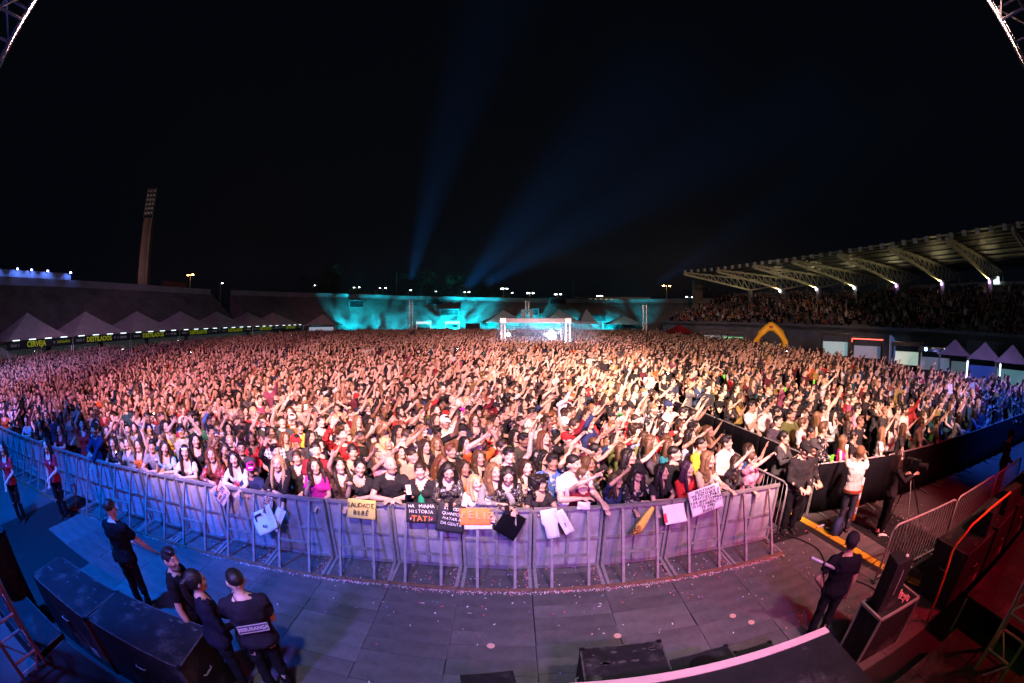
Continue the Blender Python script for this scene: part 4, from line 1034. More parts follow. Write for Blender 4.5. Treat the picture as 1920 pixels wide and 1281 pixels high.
fs = MB().box((FX + 1.4, FY + .6, 1.95), (11.5, 7.0, 3.6)).build('stage_smoke', None); tag(fs, 'bluish smoke glowing around the lamps of the mixing position', 'smoke', None, 'stuff')
fm_ = bpy.data.materials.new('dense_smoke'); fm_.use_nodes = True; ft_ = fm_.node_tree; ft_.nodes.remove(ft_.nodes['Principled BSDF']); pv_ = ft_.nodes.new('ShaderNodeVolumePrincipled'); pv_.inputs['Density'].default_value = .022; pv_.inputs['Color'].default_value = (.9, .93, 1, 1)
ft_.links.new(pv_.outputs[0], ft_.nodes['Material Output'].inputs['Volume']); fs.data.materials.append(fm_)
lamp((FX, FY - 2.5, 3.0), (.5, .65, 1.0), 160, .3); lamp((FX + 1.9, FY + .2, 2.2), (.50, .65, 1.0), 2200, .25); lamp((FX - 2.8, FY + .1, 2.3), (.5, .65, 1.0), 160, .2); lamp((FX, FY + 3, 3.2), (.35, .4, 1.0), 260, .2)  # unseen point lights added inside and in front to strengthen the bluish glow
# ------------------------------------------------------------------ inflatable arch, booths and small tents on the right
x, y = polar(35.35, 49); arch = empty('inflatable_arch', (x, y, 0), -R(35.35), 'yellow inflatable arch standing at the edge of the crowd', 'arch')
M_INFL = mat('yellow_inflatable', (.72, .36, .02), .5, 0, .15, 1.0, .1, 3)
pts = [(-1.75, 0, 0), (-1.75, 0, .8), (-1.7, 0, 1.9), (-1.2, 0, 2.85), (-.45, 0, 3.4), (0, 0, 3.45), (.45, 0, 3.4), (1.2, 0, 2.85), (1.7, 0, 1.9), (1.75, 0, .8), (1.75, 0, 0)]
MB().path(pts, .42, 14).build('tube', M_INFL, arch, True); MB().ell((0, 0, 3.55), (.62, .45, .5), None, 14, 10).build('top_badge', M_INFL, arch, True)
MB().ell((0, -.42, 3.5), (.28, .05, .16), None, 10, 6).build('emblem', mat('dark_red_print', (.35, .06, .02), .6), arch)
lamp((x - 2.2, y - 3.6, 3.0), (1.0, .85, .6), 150, .3)  # unseen light added in front to brighten the arch
def booth(az, d, w, h, col, st_, label, name='booth', frame=M_BLACKM, cat='booth', dz=0):
    x, y = polar(az, d); r = empty(name, (x, y, 0), -R(az), label, cat)
    MB().box((0, 1.2, h * .47), (w, .1, h * .62)).build('lit_back_wall', glow('booth_glow_%d' % int(az * 10), col, st_ * .42), r)  # the booth's inner light is put into this wall as glow
    for s in (-1, 1): MB().box((s * w / 2, 0, h / 2 + .1), (.15, 2.5, h + .2)).build('side_wall', frame, r)
    MB().box((0, 0, h + .15), (w + .2, 2.6, .25)).build('roof', frame, r); MB().box((0, -1, .5), (w, .5, 1.0)).build('counter', frame, r)
    return r
booth(27.6, 62, 3.6, 2.5, (.30, .55, .62), .7, 'booth with a dim bluish glow left of the green booth')
booth(30.0, 60, 3.2, 2.4, (.03, .85, .35), 1.3, 'booth glowing bright green left of the yellow arch')
booth(44.6, 45, 3.0, 2.9, (.50, .85, .90), .85, 'open room glowing pale turquoise right of the yellow arch')
rn = booth(49.3, 44, 3.2, 2.6, (.25, .40, .75), .5, 'booth with a red neon outline on its roof edge')
mn = glow('red_neon', (1, .06, .04), 6); MB().bar((-1.7, -1.35, 2.75), (1.7, -1.35, 2.75), .07).build('neon_tube', mn, rn); MB().bar((-1.7, -1.35, 2.45), (-1.7, -1.35, 2.75), .07).build('neon_tube', mn, rn)
booth(55.4, 39, 3.0, 2.5, (.70, .95, .80), 1.1, 'booth with a pale green glowing back wall')
b_ = booth(59.6, 36, 3.0, 2.3, (.55, .62, .80), .30, 'black booth with two blue spot lamps on its edge')
mb_ = glow('blue_spot_lens', (.25, .5, 1.0), 40)
for xx in (-.9, 0.9): MB().ell((xx, -1.4, 2.5), .12, None, 8, 6).build('spot_lamp', mb_, b_)
lamp((polar(59.6, 34)[0], polar(59.6, 34)[1], 2.4), (.35, .35, 1.0), 60)
x, y = polar(52.6, 38); fg = empty('feather_flag', (x, y, 0), -R(52), 'blue and green feather flag beside the booths', 'flag')
MB().tube((0, 0, 0), (0, 0, 3.2), .03, n=6).build('pole', M_STEEL, fg)
MB().loft([[Vector((0, -.01, z)), Vector((w, -.01, z + .05)), Vector((w, .01, z + .05)), Vector((0, .01, z))] for z, w in ((.6, .45), (1.6, .6), (2.6, .6), (3.1, .35), (3.3, .05))]).build('flag_cloth', mat('flag_blue', (.05, .20, .45), .7), fg)
for az, d, lab, c in ((62.6, 35, 'first small dark canopy tent on the right touchline', (.35, .55, .65)), (67.4, 32.6, 'second small dark canopy tent, blue screen inside', (.05, .12, 1.0)), (71.9, 31.6, 'third small dark canopy tent nearest the frame edge', (.2, .6, .75))):
    x, y = polar(az, d); t = pyramid_tent('canopy_tent', x, y, 3.0, 2.25, 3.28, -R(az), lab, 'small canopy tents on the right', mat('grey_canopy', (.28, .26, .32), .7, 0, .3, 1))
    MB().box((0, 1.2, 1.2), (2.7, .08, 1.0)).build('lit_wall', glow('canopy_glow_%d' % int(az), c, .16 if az < 66 else .22), t)  # light inside the tent painted as a glowing wall
    if 66 < az < 69:
        for s in (-1, 1): MB().tube((s * 1.45, -1.5, .5), (s * 1.45, -1.5, 2.1), .05, n=6).build('tube_lamp', glow('tube_violet', (.7, .75, 1), 6), t)
for az, d, lab in ((22.6, 74, 'red tarpaulin heap at the right rear of the crowd'), ):
    x, y = polar(az, d); t = pyramid_tent('red_tent', x, y, 4.2, 1.9, 3.3, .3, 'red canopy tent at the rear right edge of the crowd', None, mat('red_canvas', (.35, .02, .025), .7))
# ------------------------------------------------------------------ front-of-stage barrier
YB = [(-40, .9), (-24, 3.1), (-16, 4.15), (-9.66, 5.0), (-6.9, 5.45), (-4.4, 5.72), (-2, 5.93), (60, 5.93)]
def yb(x):
    for (a, b), (c, d) in zip(YB, YB[1:]):
        if a <= x <= c: return b + (d - b) * (x - a) / (c - a)
    return 5.9
BG = 'barrier sections along the front of the crowd'
U = 1.10
def barrier_meshes():
    P = {}
    P['panel'] = MB().box((0, 0, .61), (U - .012, .012, 1.10)).mesh('panel', M_PANEL)
    P['top_rail'] = MB().box((0, -.03, 1.155), (U - .012, .075, .045)).mesh('top_rail', M_STEEL)
    P['bottom_rail'] = MB().box((0, -.03, .075), (U - .1, .045, .04)).mesh('bottom_rail', M_STEEL)
    P['middle_rail'] = MB().box((0, -.028, .60), (U - .1, .04, .035)).mesh('middle_rail', M_STEEL)
    P['stile'] = MB().box((0, -.03, .595), (.042, .047, 1.07)).mesh('stile', M_STEEL)
    P['brace'] = MB().bar((0, -.075, 1.125), (0, -.615, .05), .042).mesh('brace', M_BRACE)
    P['brace_tie'] = MB().box((0, -.385, .50), (.56, .040, .036)).mesh('brace_tie', M_STEEL)
    P['base_side'] = MB().box((0, -.33, .03), (.05, .60, .05)).mesh('base_side', M_STEEL)
    P['base_front'] = MB().box((0, -.655, .028), (U - .012, .06, .055)).mesh('base_front', M_RUST)
    return P
BP = barrier_meshes()
def make_barrier(x, y, rz, label):
    r = empty('crowd_barrier', (x, y, 0), rz, label, 'barrier', BG)
    for nm in ('panel', 'top_rail', 'bottom_rail', 'middle_rail', 'base_front', 'brace_tie'): inst(nm, BP[nm], r)
    for s in (-1, 0, 1): inst('stile', BP['stile'], r, (s * (U / 2 - .035), 0, 0))
    for s in (-1, 1): inst('brace', BP['brace'], r, (s * .28, 0, 0)); inst('base_side', BP['base_side'], r, (s * (U / 2 - .04), 0, 0))
    return r
px = 4.74; py = yb(px); bl_ = []
while px > -27:
    nx = px - U
    for _ in range(4):
        d = math.hypot(px - nx, yb(nx) - yb(px)); nx = px - (px - nx) * (U * 1.005 / d)
    bl_.append(((px + nx) / 2, (yb(px) + yb(nx)) / 2, math.atan2(yb(px) - yb(nx), px - nx))); px = nx
BL = {0: 'last barrier section on the right, ending at the aisle', 1: 'barrier section under the lettered white sign', 2: 'barrier section under the folded white sheet', 3: 'barrier section under the rolled yellow paper', 4: 'barrier section under the pointing person in red', 5: 'barrier section under the crumpled white paper of the curly-haired person', 6: 'barrier section under the dangling black cloth', 7: 'barrier section under the orange sign', 8: 'barrier section under the black TATI sign', 9: 'barrier section under the bald person in black', 10: 'barrier section under the yellow SAUDADE sign', 11: 'barrier section under the person in magenta', 12: 'barrier section under the blonde person in black', 13: 'barrier section behind the torn white poster', 14: 'barrier section under the pink paper sign', 15: 'blue-lit barrier section under the red sequin top', 16: 'blue-lit barrier section under the white headband person'}
ordn = ['first', 'second', 'third', 'fourth', 'fifth', 'sixth', 'seventh', 'eighth', 'ninth', 'tenth', 'eleventh', 'twelfth', 'thirteenth', 'fourteenth', 'fifteenth', 'sixteenth', 'seventeenth']
proto = None
for i, (x, y, a) in enumerate(bl_):
    lab = BL.get(i) or 'blue-lit barrier section, %s one left of the headband person' % (ordn[i - 17] if i - 17 < 17 else 'last')
    if proto is None: proto = make_barrier(x, y, a, lab)
    else:
        o = copy_tree(proto); o.location = (x, y + rr.uniform(-.015, .015), 0); o.rotation_euler = (0, 0, a + rr.uniform(-.006, .006)); o['label'] = lab

# ------------------------------------------------------------------ police-type steel barriers on the right
def steel_barrier(x, y, rz, L, label, h=1.1, group='steel crowd-control barriers on the right', bars=19):
    r = empty('steel_barrier', (x, y, 0), rz, label, 'barrier', group)
    c = .12
    MB().path([(0, 0, 0), (0, 0, h - c), (.035, 0, h - .04), (c, 0, h), (L - c, 0, h), (L - .035, 0, h - .04), (L, 0, h - c), (L, 0, 0)], .021, 8).build('frame', M_STEEL, r, True)
    MB().tube((0, 0, .18), (L, 0, .18), .017, n=6).build('lower_rail', M_STEEL, r)
    bm2 = MB().tube((0, 0, .18), (0, 0, h - .01), .0085, n=5).mesh('bar', M_STEEL)
    for i in range(bars): inst('bar', bm2, r, (L * (i + 1) / (bars + 1), 0, 0))
    fm = MB().bar((0, -.3, .02), (0, .3, .02), .035, .02).mesh('foot', M_STEEL)
    for f in (.12, .88): inst('foot', fm, r, (L * f, 0, 0))
    return r
steel_barrier(5.62, 3.50, math.atan2(-.20, 2.1), 2.12, 'red-lit steel barrier nearest the tripod person')
steel_barrier(7.80, 3.30, math.atan2(-.10, 2.1), 2.12, 'middle red-lit steel barrier beside the red-lit loudspeakers')
steel_barrier(9.98, 3.17, math.atan2(-.12, 2.1), 2.12, 'farthest red-lit steel barrier towards the right frame edge')
steel_barrier(5.02, 5.98, R(97), 1.6, 'short steel barrier closing the aisle at the right end of the front barrier', bars=12)

# ------------------------------------------------------------------ barriers draped in black cloth (front and side of the right-hand enclosure)
def draped(x0, y0, x1, y1, label, h=1.16, side=1):
    a = math.atan2(y1 - y0, x1 - x0); L = math.hypot(x1 - x0, y1 - y0)
    r = empty('draped_barrier', (x0, y0, 0), a, label, 'barrier', 'barriers draped in black cloth')
    mb = MB(); n = 26; q = random.Random(int(x0 * 100)); v = []
    ph = q.uniform(0, 6)
    for i in range(n + 1):
        t = i / n; w = .018 * math.sin(t * 21 + ph) + .012 * math.sin(t * 43 + ph * 2)
        for z, k in ((h + .01, .2), (h * .8, .6), (h * .45, 1.0), (.10 + .02 * math.sin(t * 17 + ph), 1.5)): v.append((t * L, -.03 + w * k, z))
    f = [(i * 4 + j, (i + 1) * 4 + j, (i + 1) * 4 + j + 1, i * 4 + j + 1) for i in range(n) for j in range(3)]
    mb.add(v, f); c = mb.build('black_cloth', M_BLACKCLOTH, r, True); sm = c.modifiers.new('thick', 'SOLIDIFY'); sm.thickness = .012
    MB().path([(0, .02, 0), (0, .02, h - .1), (.1, .02, h), (L - .1, .02, h), (L, .02, h - .1), (L, .02, 0)], .02, 6).build('frame', M_STEEL, r)
    fm = MB().bar((0, -.34, .025), (0, .3, .025), .035, .03).mesh('foot', M_STEEL)
    for ff in (.15, .85): inst('foot', fm, r, (L * ff, 0, 0), q.uniform(-.2, .2))
    return r
FR = [(6.22, 6.45), (8.3, 5.98), (10.5, 5.74), (12.7, 5.56), (14.9, 5.38), (17.1, 5.12), (19.3, 4.84), (21.5, 4.55), (23.7, 4.25)]
fl_ = ['draped black barrier at the corner behind the photographing person', 'draped black barrier behind the tripod person', 'third draped black barrier from the corner', 'fourth draped black barrier from the corner', 'fifth draped black barrier from the corner', 'sixth draped black barrier from the corner', 'seventh draped black barrier from the corner', 'last draped black barrier at the right frame edge']
for (a, b), l in zip(zip(FR, FR[1:]), fl_): draped(*a, *b, l)
SD = [(5.02, 21.7), (5.16, 19.5), (5.30, 17.3), (5.46, 15.1), (5.62, 12.9), (5.80, 10.8), (6.02, 8.6), (6.2, 6.5)]
for i, ((a, b)) in enumerate(zip(SD, SD[1:])): draped(*a, *b, '%s black draped barrier of the dividing fence counted from the front' % ordn[6 - i], h=1.25)
# black drape of the crowd's own side of the aisle
SD2 = [(4.15, 22.0), (4.35, 19.0), (4.5, 16.5), (4.62, 14.0), (4.74, 11.5), (4.84, 9.2), (4.9, 7.7)]
for i, ((a, b)) in enumerate(zip(SD2, SD2[1:])): draped(*a, *b, 'black draped barrier on the crowd side of the aisle, %s from the front' % ordn[5 - i], h=1.12)

# ------------------------------------------------------------------ yellow and black cable ramp
CR = [(5.80, 6.60), (5.93, 5.72), (6.02, 4.84), (6.10, 3.96), (6.27, 3.10), (6.50, 2.25)]
crl = ['farthest yellow cable ramp section at the boots of the capped pair', 'second yellow cable ramp section from the far end', 'middle yellow cable ramp section', 'yellow cable ramp section behind the microphone person', 'nearest yellow cable ramp section beside the standing loudspeaker']
for (a, b), l in zip(zip(CR, CR[1:]), crl):
    r = empty('cable_ramp', (*a, .02), math.atan2(b[1] - a[1], b[0] - a[0]), l, 'cable ramp', 'yellow cable ramp sections'); L = math.hypot(b[0] - a[0], b[1] - a[1]) - .012
    MB().loft([[Vector((x_, y_, z_)) for y_, z_ in ((-.24, 0), (-.11, .055), (.11, .055), (.24, 0))] for x_ in (0, L)]).build('rubber_body', M_RUBBER, r)
    for k in range(2): MB().box((L * (.25 + .5 * k), 0, .060), (L * .5 - .02, .19, .016)).build('lid', M_YELLOW, r, bevel=.004)
def cable(pts, r_, label, m=M_RUBBER):
    out = []
    for i in range(len(pts) - 1):
        for k in range(6):
            t = k / 6; p0 = Vector(pts[max(i - 1, 0)]); p1 = Vector(pts[i]); p2 = Vector(pts[i + 1]); p3 = Vector(pts[min(i + 2, len(pts) - 1)])
            out.append(.5 * ((2 * p1) + (p2 - p0) * t + (2 * p0 - 5 * p1 + 4 * p2 - p3) * t * t + (3 * p1 - p0 - 3 * p2 + p3) * t ** 3))
    out.append(Vector(pts[-1])); o = MB().path(out, r_, 6).build('cable', m, None, True); tag(o, label, 'cable', 'black cables on the pit floor'); return o
cable([(4.7, 6.05, .05), (5.13, 5.9, .05), (5.42, 5.15, .05), (5.25, 4.55, .05), (5.0, 3.9, .05)], .012, 'thin black cable running from the aisle barrier past the cable ramp')
cable([(4.6, 3.4, .05), (5.1, 4.05, .05), (5.46, 3.6, .05), (5.5, 3.1, .05), (5.35, 2.7, .05)], .012, 'thin black cable looping beside the road case')
cable([(7.05, 4.7, .02), (7.2, 4.5, .02), (7.4, 4.08, .02), (7.9, 3.75, .02), (7.7, 3.2, .02), (7.2, 2.6, .02)], .02, 'thick black cable from the tripod through the steel barrier')

cable([(-3.2, 2.2, .05), (-2.2, 2.45, .05), (-1.2, 2.3, .05), (-.5, 2.5, .05), (.1, 2.35, .05)], .014, 'black cable running along the foot of the stage in the centre')
cable([(2.9, 2.6, .05), (3.3, 2.9, .05), (3.7, 2.7, .05), (3.95, 2.45, .05)], .012, 'short black cable between the pink strip and the road case')
cable([(-6.6, 2.35, .05), (-5.9, 2.5, .05), (-5.2, 2.35, .05), (-4.5, 2.55, .05), (-3.8, 2.42, .05)], .014, 'black cable behind the left subwoofers')
# ------------------------------------------------------------------ loudspeakers and cases along the stage
SUBG = 'black subwoofers along the stage front'
def sub(x, y, rz, w, d, h, label, name='subwoofer', z=0, grille=True, m=M_BLACK, cat='loudspeaker', group=SUBG):
    r = empty(name, (x, y, z), rz, label, cat, group)
    MB().box((0, 0, h / 2), (w, d, h)).build('cabinet', m, r, bevel=.015)
    if grille:
        MB().box((0, d / 2 + .006, h / 2), (w * .9, .012, h * .86)).build('grille', M_GRILLE, r)
    for sx in (-1, 1):
        for sy in (-1, 1): MB().box((sx * (w / 2 - .02), sy * (d / 2 - .02), h - .02), (.05, .05, .046)).build('corner_cap', M_BLACKM, r)
    for sy in (-1, 1): MB().bar((-w / 2 + .05, sy * (d / 2 - .006), h - .004), (w / 2 - .05, sy * (d / 2 - .006), h - .004), .016, .012).build('worn_edge_highlight', M_WORN_HIGHLIGHT, r)  # pale strips put edge highlights, along with wear, into the colour
    for sx in (-1, 1): MB().bar((sx * (w / 2 - .006), -d / 2 + .05, h - .004), (sx * (w / 2 - .006), d / 2 - .05, h - .004), .016, .012).build('worn_edge_highlight', M_WORN_HIGHLIGHT, r)
    if w > .7 and h > .7:
        for sx in (-1, 1): MB().path([(sx * (w / 2 + .004), -.09, h * .62), (sx * (w / 2 + .03), -.07, h * .62), (sx * (w / 2 + .03), .07, h * .62), (sx * (w / 2 + .004), .09, h * .62)], .011, 6).build('handle', M_STEEL, r)
        hp_ = MB().box((0, -d / 2 - .004, h * .62), (.22, .010, .11)).build('handle_plate', M_BLACKM, r); MB().path([(-.08, -d / 2 - .008, h * .62), (-.07, -d / 2 - .035, h * .62), (.07, -d / 2 - .035, h * .62), (.08, -d / 2 - .008, h * .62)], .009, 6).build('grip', M_STEEL, hp_)
        MB().box((w * .3, -d / 2 - .004, h * .25), (.16, .008, .12)).build('connector_plate', M_STEEL, r)
        q_ = random.Random(int(abs(x) * 97 + 3)); sc_ = MB()
        for _ in range(16):
            cx_, cy_, n_ = q_.uniform(-w / 2, w / 2) * .92, q_.choice((-1, 1, 1, 0)) * d / 2 * q_.uniform(.5, .93), q_.randint(5, 8); rr_ = q_.uniform(.012, .05)
            sc_.add([(cx_ + math.cos(6.283 * k / n_) * rr_ * q_.uniform(.5, 1.5), cy_ + math.sin(6.283 * k / n_) * rr_ * q_.uniform(.3, .8), h + .0025) for k in range(n_)], [tuple(range(n_))])
        pc = sc_.build('paint_chips', M_WORN_HIGHLIGHT, r); pc['kind'] = 'stuff'
    return r
sub(-5.42, 1.80, R(4), 1.56, .76, .93, 'bare black subwoofer at the far end of the left row')
sub(-3.84, 1.98, R(7), 1.56, .76, .94, 'scuffed black subwoofer with peeling paint behind the guards')
for i in range(26):
    pass
sub(-6.1, .78, R(3), 1.9, .66, .58, 'low black case near the left truss leg', 'equipment_case', cat='case', group=None, grille=False)
sub(-4.1, .72, R(6), 1.9, 1.0, .55, 'low dark case in the unlit corner below the subwoofers', 'equipment_case', cat='case', group=None, grille=False)
sub(-6.75, .98, R(8), .5, .5, 1.5, 'tall dark loudspeaker stack at the left frame edge', 'loudspeaker_stack', group=None)
# monitors and riser in the centre
sub(1.08, 2.86, R(-2), .84, .54, .80, 'black front-fill loudspeaker on the floor left of the pink strip', 'front_fill_loudspeaker', group=None)
def wedge(x, y, rz, label, w=.62, d=.42, h=.40, z=0):
    r = empty('wedge_monitor', (x, y, z), rz, label, 'loudspeaker')
    MB().loft([[Vector((sx * w / 2, y_, z_)) for y_, z_ in ((-d / 2, 0), (d / 2, 0), (d / 2, h), (.02, h), (-d / 2, h * .35))] for sx in (-1, 1)]).build('cabinet', M_BLACK, r, bevel=.012)
    MB().bar((0, -d / 2 + .0, h * .42), (0, .03, h + .0), w * .86, .012).build('grille', M_GRILLE, r); return r
wedge(-.20, 2.62, R(10), 'small black wedge loudspeaker at the bottom frame edge', .5, .42, .78)
sub(.36, 2.52, R(-3), .62, .34, .52, 'low black loudspeaker with a round driver at the bottom edge', 'driver_box', group=None)
q_ = MB().ell((.22, 2.6, .53), (.14, .1, .025), None, 16, 6).build('loudspeaker_cone', M_GRILLE); q_.parent = bpy.data.objects['driver_box']; q_.matrix_parent_inverse = Matrix.Translation((-.36, -2.52, 0))
sub(1.92, 2.70, R(2), .75, .5, .62, 'squat black loudspeaker hidden behind the pink strip', 'low_loudspeaker', group=None)
sub(2.55, 2.62, R(-2), .5, .4, .60, 'small black loudspeaker at the right end of the pink strip', 'low_loudspeaker', group=None)
cone = MB().ell((0, 0, .64), (.17, .17, .03), None, 18, 6).build('loudspeaker_cone', M_GRILLE, bpy.data.objects['low_loudspeaker'])
rs = empty('stage_riser', (1.72, 1.62, 0), R(-2.5), 'black stage riser with a pale tape strip along its front edge', 'riser')
MB().box((0, 0, .55), (2.6, 1.45, 1.10)).build('plywood_box', M_BLACK, rs, bevel=.012)
MB().box((0, .66, 1.106), (2.58, .10, .010)).build('tape_strip', mat('pale_tape', (.62, .42, .40), .6, 0, .15, 6), rs)
# road case with loudspeaker on the right
def road_case(x, y, rz, w, d, h, label):
    r = empty('road_case', (x, y, 0), rz, label, 'case')
    MB().box((0, 0, h / 2), (w - .02, d - .02, h - .02)).build('case_body', M_BLACK, r)
    cpm = MB().bar((0, 0, 0), (0, 0, h), .03).mesh('corner_profile', M_ALU)
    for sx in (-1, 1):
        for sy in (-1, 1): inst('corner_profile', cpm, r, (sx * w / 2, sy * d / 2, 0))
    mb = MB()
    for s in (-1, 1): mb.bar((-w / 2, s * d / 2, h), (w / 2, s * d / 2, h), .034); mb.bar((s * w / 2, -d / 2, h), (s * w / 2, d / 2, h), .034)
    mb.build('lid_rim', mat('dulled_aluminium', (.45, .42, .38), .5, .5, .3, 8), r)
    return r
road_case(4.50, 2.36, R(-3), .82, .46, .80, 'black road case with metal rim carrying a loudspeaker')
ls = empty('loudspeaker', (4.30, 2.40, .80), R(-6), 'small upright loudspeaker standing on the road case', 'loudspeaker')
MB().loft([[Vector(v) for v in ((-.17, -.13, z), (-.10, .15, z), (.10, .15, z), (.17, -.13, z))] for z in (0, .70)]).build('cabinet', M_BLACK, ls, bevel=.012)
MB().box((.02, .158, .35), (.18, .012, .62)).build('grille', M_GRILLE, ls); MB().box((0, -.136, .40), (.02, .012, .34)).build('handle', M_STEEL, ls)
lf_ = MB().ell((.06, -.06, .715), (.028, .028, .022), None, 10, 6).build('knob', M_WHITE, ls)
dc = MB()
for i in range(40):
    dc.box((4.68 + rr.uniform(-.05, .05), 2.34 + rr.uniform(-.14, .10), .81 + rr.uniform(0, .03) + max(0, .02 - i * .001)), (rr.uniform(.02, .07), rr.uniform(.015, .04), .006), Euler((rr.uniform(-.9, .9), rr.uniform(-.9, .9), rr.uniform(0, 3))).to_matrix())
o = dc.build('confetti_heap', mat('pink_tissue', (.75, .25, .28), .7, 0, .2, 9)); tag(o, 'heap of pink confetti lying on the road case', 'confetti', kind='stuff')
# red-lit subwoofers on the right
sub(6.78, 2.38, R(-1), 1.24, .78, 1.0, 'red-lit black subwoofer nearest the bent orange rail')
sub(8.12, 2.36, R(1), 1.24, .78, 1.0, 'red-lit black subwoofer second along the right row')
sub(9.50, 2.34, R(-1), 1.24, .78, 1.0, 'red-lit black subwoofer third along the right row')
sub(10.9, 2.30, R(1), 1.24, .78, 1.0, 'red-lit black subwoofer farthest along the right row')
wedge(7.25, 2.32, R(186), 'red-lit wedge monitor on the first right subwoofer', .7, .5, .42, 1.0); wedge(8.5, 2.3, R(172), 'red-lit wedge monitor on the second right subwoofer', .7, .5, .42, 1.0); wedge(9.9, 2.3, R(180), 'red-lit wedge monitor on the third right subwoofer', .7, .5, .42, 1.0)
hr_ = empty('handrail', (0, 0, 0), 0, 'bent orange handrail of the stage steps', 'handrail')
MB().path([(5.70, 2.05, .02), (5.63, 2.10, .70), (5.56, 2.13, 1.22), (5.60, 2.12, 1.34), (5.95, 2.08, 1.52), (6.6, 2.02, 1.60), (7.55, 1.96, 1.61)], .022, 10).build('tube', M_ORANGE, hr_, True)
# stage wings and the two roof towers
def deck(x0, x1, y0, y1, z, label, name='stage_deck'):
    r = empty(name, ((x0 + x1) / 2, (y0 + y1) / 2, 0), 0, label, 'stage deck', None)
    n = max(1, round((x1 - x0) / 1.0)); w = (x1 - x0) / n
    for i in range(n): MB().box((-(x1 - x0) / 2 + w * (i + .5), 0, z - .02), (w - .008, y1 - y0, .04)).build('deck_board', M_BLACK, r, bevel=.004)
    for i in range(n + 1):
        for s in (-1, 1): MB().tube((-(x1 - x0) / 2 + w * i * .98 + .03, s * (y1 - y0) / 2 * .96, 0), (-(x1 - x0) / 2 + w * i * .98 + .03, s * (y1 - y0) / 2 * .96, z - .04), .025, n=6).build('leg', M_STEEL, r)
    return r
deck(5.9, 12.9, -.6, 1.62, .62, 'low dark red-lit stage wing beside the right tower')
deck(3.1, 5.4, -.6, 1.35, .45, 'low black stage step in the dark lower right corner')
for s, lab in ((-1, 'square truss tower of the stage roof at the left frame edge'), (1, 'square truss tower of the stage roof at the right frame edge')):
    r = empty('roof_tower', (s * 5.24, .28, 0), 0, lab, 'tower')
    q = .26
    cm = MB().tube((0, 0, 0), (0, 0, 11), .032, n=8).mesh('chord', M_ALU)
    for cx_ in (-q, q):
        for cy_ in (-q, q): inst('chord', cm, r, (cx_, cy_, 0))
    rung = MB().tube((-q, 0, 0), (q, 0, 0), .017, n=6).mesh('rung', M_ALU); diag = MB().tube((-q, 0, 0), (q, 0, .5), .016, n=6).mesh('diagonal', M_ALU)
    for k in range(22):
        for j in range(4):
            a = j * math.pi / 2; c = Vector((math.cos(a) * 0 - math.sin(a) * -q, math.sin(a) * 0 + math.cos(a) * -q, .25 + k * .5))
            inst('rung', rung, r, c, a)
            if k % 2 == 0 and k < 21: inst('diagonal', diag, r, c, a)
    MB().box((0, 0, .06), (.75, .75, .12)).build('base_plate', M_BLACKM, r)
# microphone on its stand
ms = empty('microphone_stand', (3.98, 2.98, 0), .2, 'long grey shotgun microphone on a tripod stand in the pit', 'microphone stand')
for k in range(3):
    a = 2.1 * k + .4; MB().tube((0, 0, .12), (math.cos(a) * .3, math.sin(a) * .3, .02), .010, n=6).build('leg', M_BLACKM, ms)
MB().tube((0, 0, .1), (-.42, .20, 1.32), .011, n=8).build('pole', M_BLACKM, ms); MB().ell((-.43, .20, 1.33), .03, None, 8, 6).build('clutch', M_BLACKM, ms)
MB().tube((-.62, .30, 1.44), (-.14, .06, 1.16), .020, .022, 10).build('microphone', mat('mic_grey', (.30, .29, .30), .5, .2, .15, 20), ms, True)
MB().path([(-.14, .06, 1.16), (-.02, .0, 1.02), (.0, -.02, .85)], .006, 5).build('microphone_cable', M_RUBBER, ms)
# camera tripod
tp = empty('camera_tripod', (7.52, 4.62, 0), .3, 'black video camera on a tall tripod in the right pit', 'tripod')
for k, (lx, ly) in enumerate(((-.75, -.55), (.15, -.72), (.25, .35))):
    MB().tube((0, 0, 1.28), (lx * .5, ly * .5, .64), .018, n=6).build('leg', M_BLACKM, tp); MB().tube((lx * .48, ly * .48, .66), (lx, ly, .02), .012, n=6).build('leg', M_BLACKM, tp)
MB().box((0, 0, 1.32), (.12, .12, .12)).build('fluid_head', M_BLACKM, tp)
cb = MB().box((0, 0, 1.47), (.15, .34, .19)).build('camera_body', M_BLACKM, tp, bevel=.015); MB().tube((0, -.17, 1.47), (0, -.38, 1.47), .05, .062, 14).build('camera_lens', M_BLACK, tp); MB().box((-.12, .02, 1.55), (.10, .02, .08)).build('viewfinder_screen', M_BLACK, tp)
MB().bar((0, .1, 1.30), (-.22, .48, 1.12), .018).build('pan_handle', M_BLACKM, tp)
# orange and white tape pole by the photographing person
cn = empty('hazard_post', (6.98, 5.6, 0), 0, 'thin orange and white striped post beside the draped barrier', 'post')
for k in range(6): MB().tube((0, .0, .05 + .16 * k), (.0, 0, .20 + .16 * k), .035, n=10).build('stripe', M_ORANGE if k % 2 == 0 else M_WPAPER, cn)
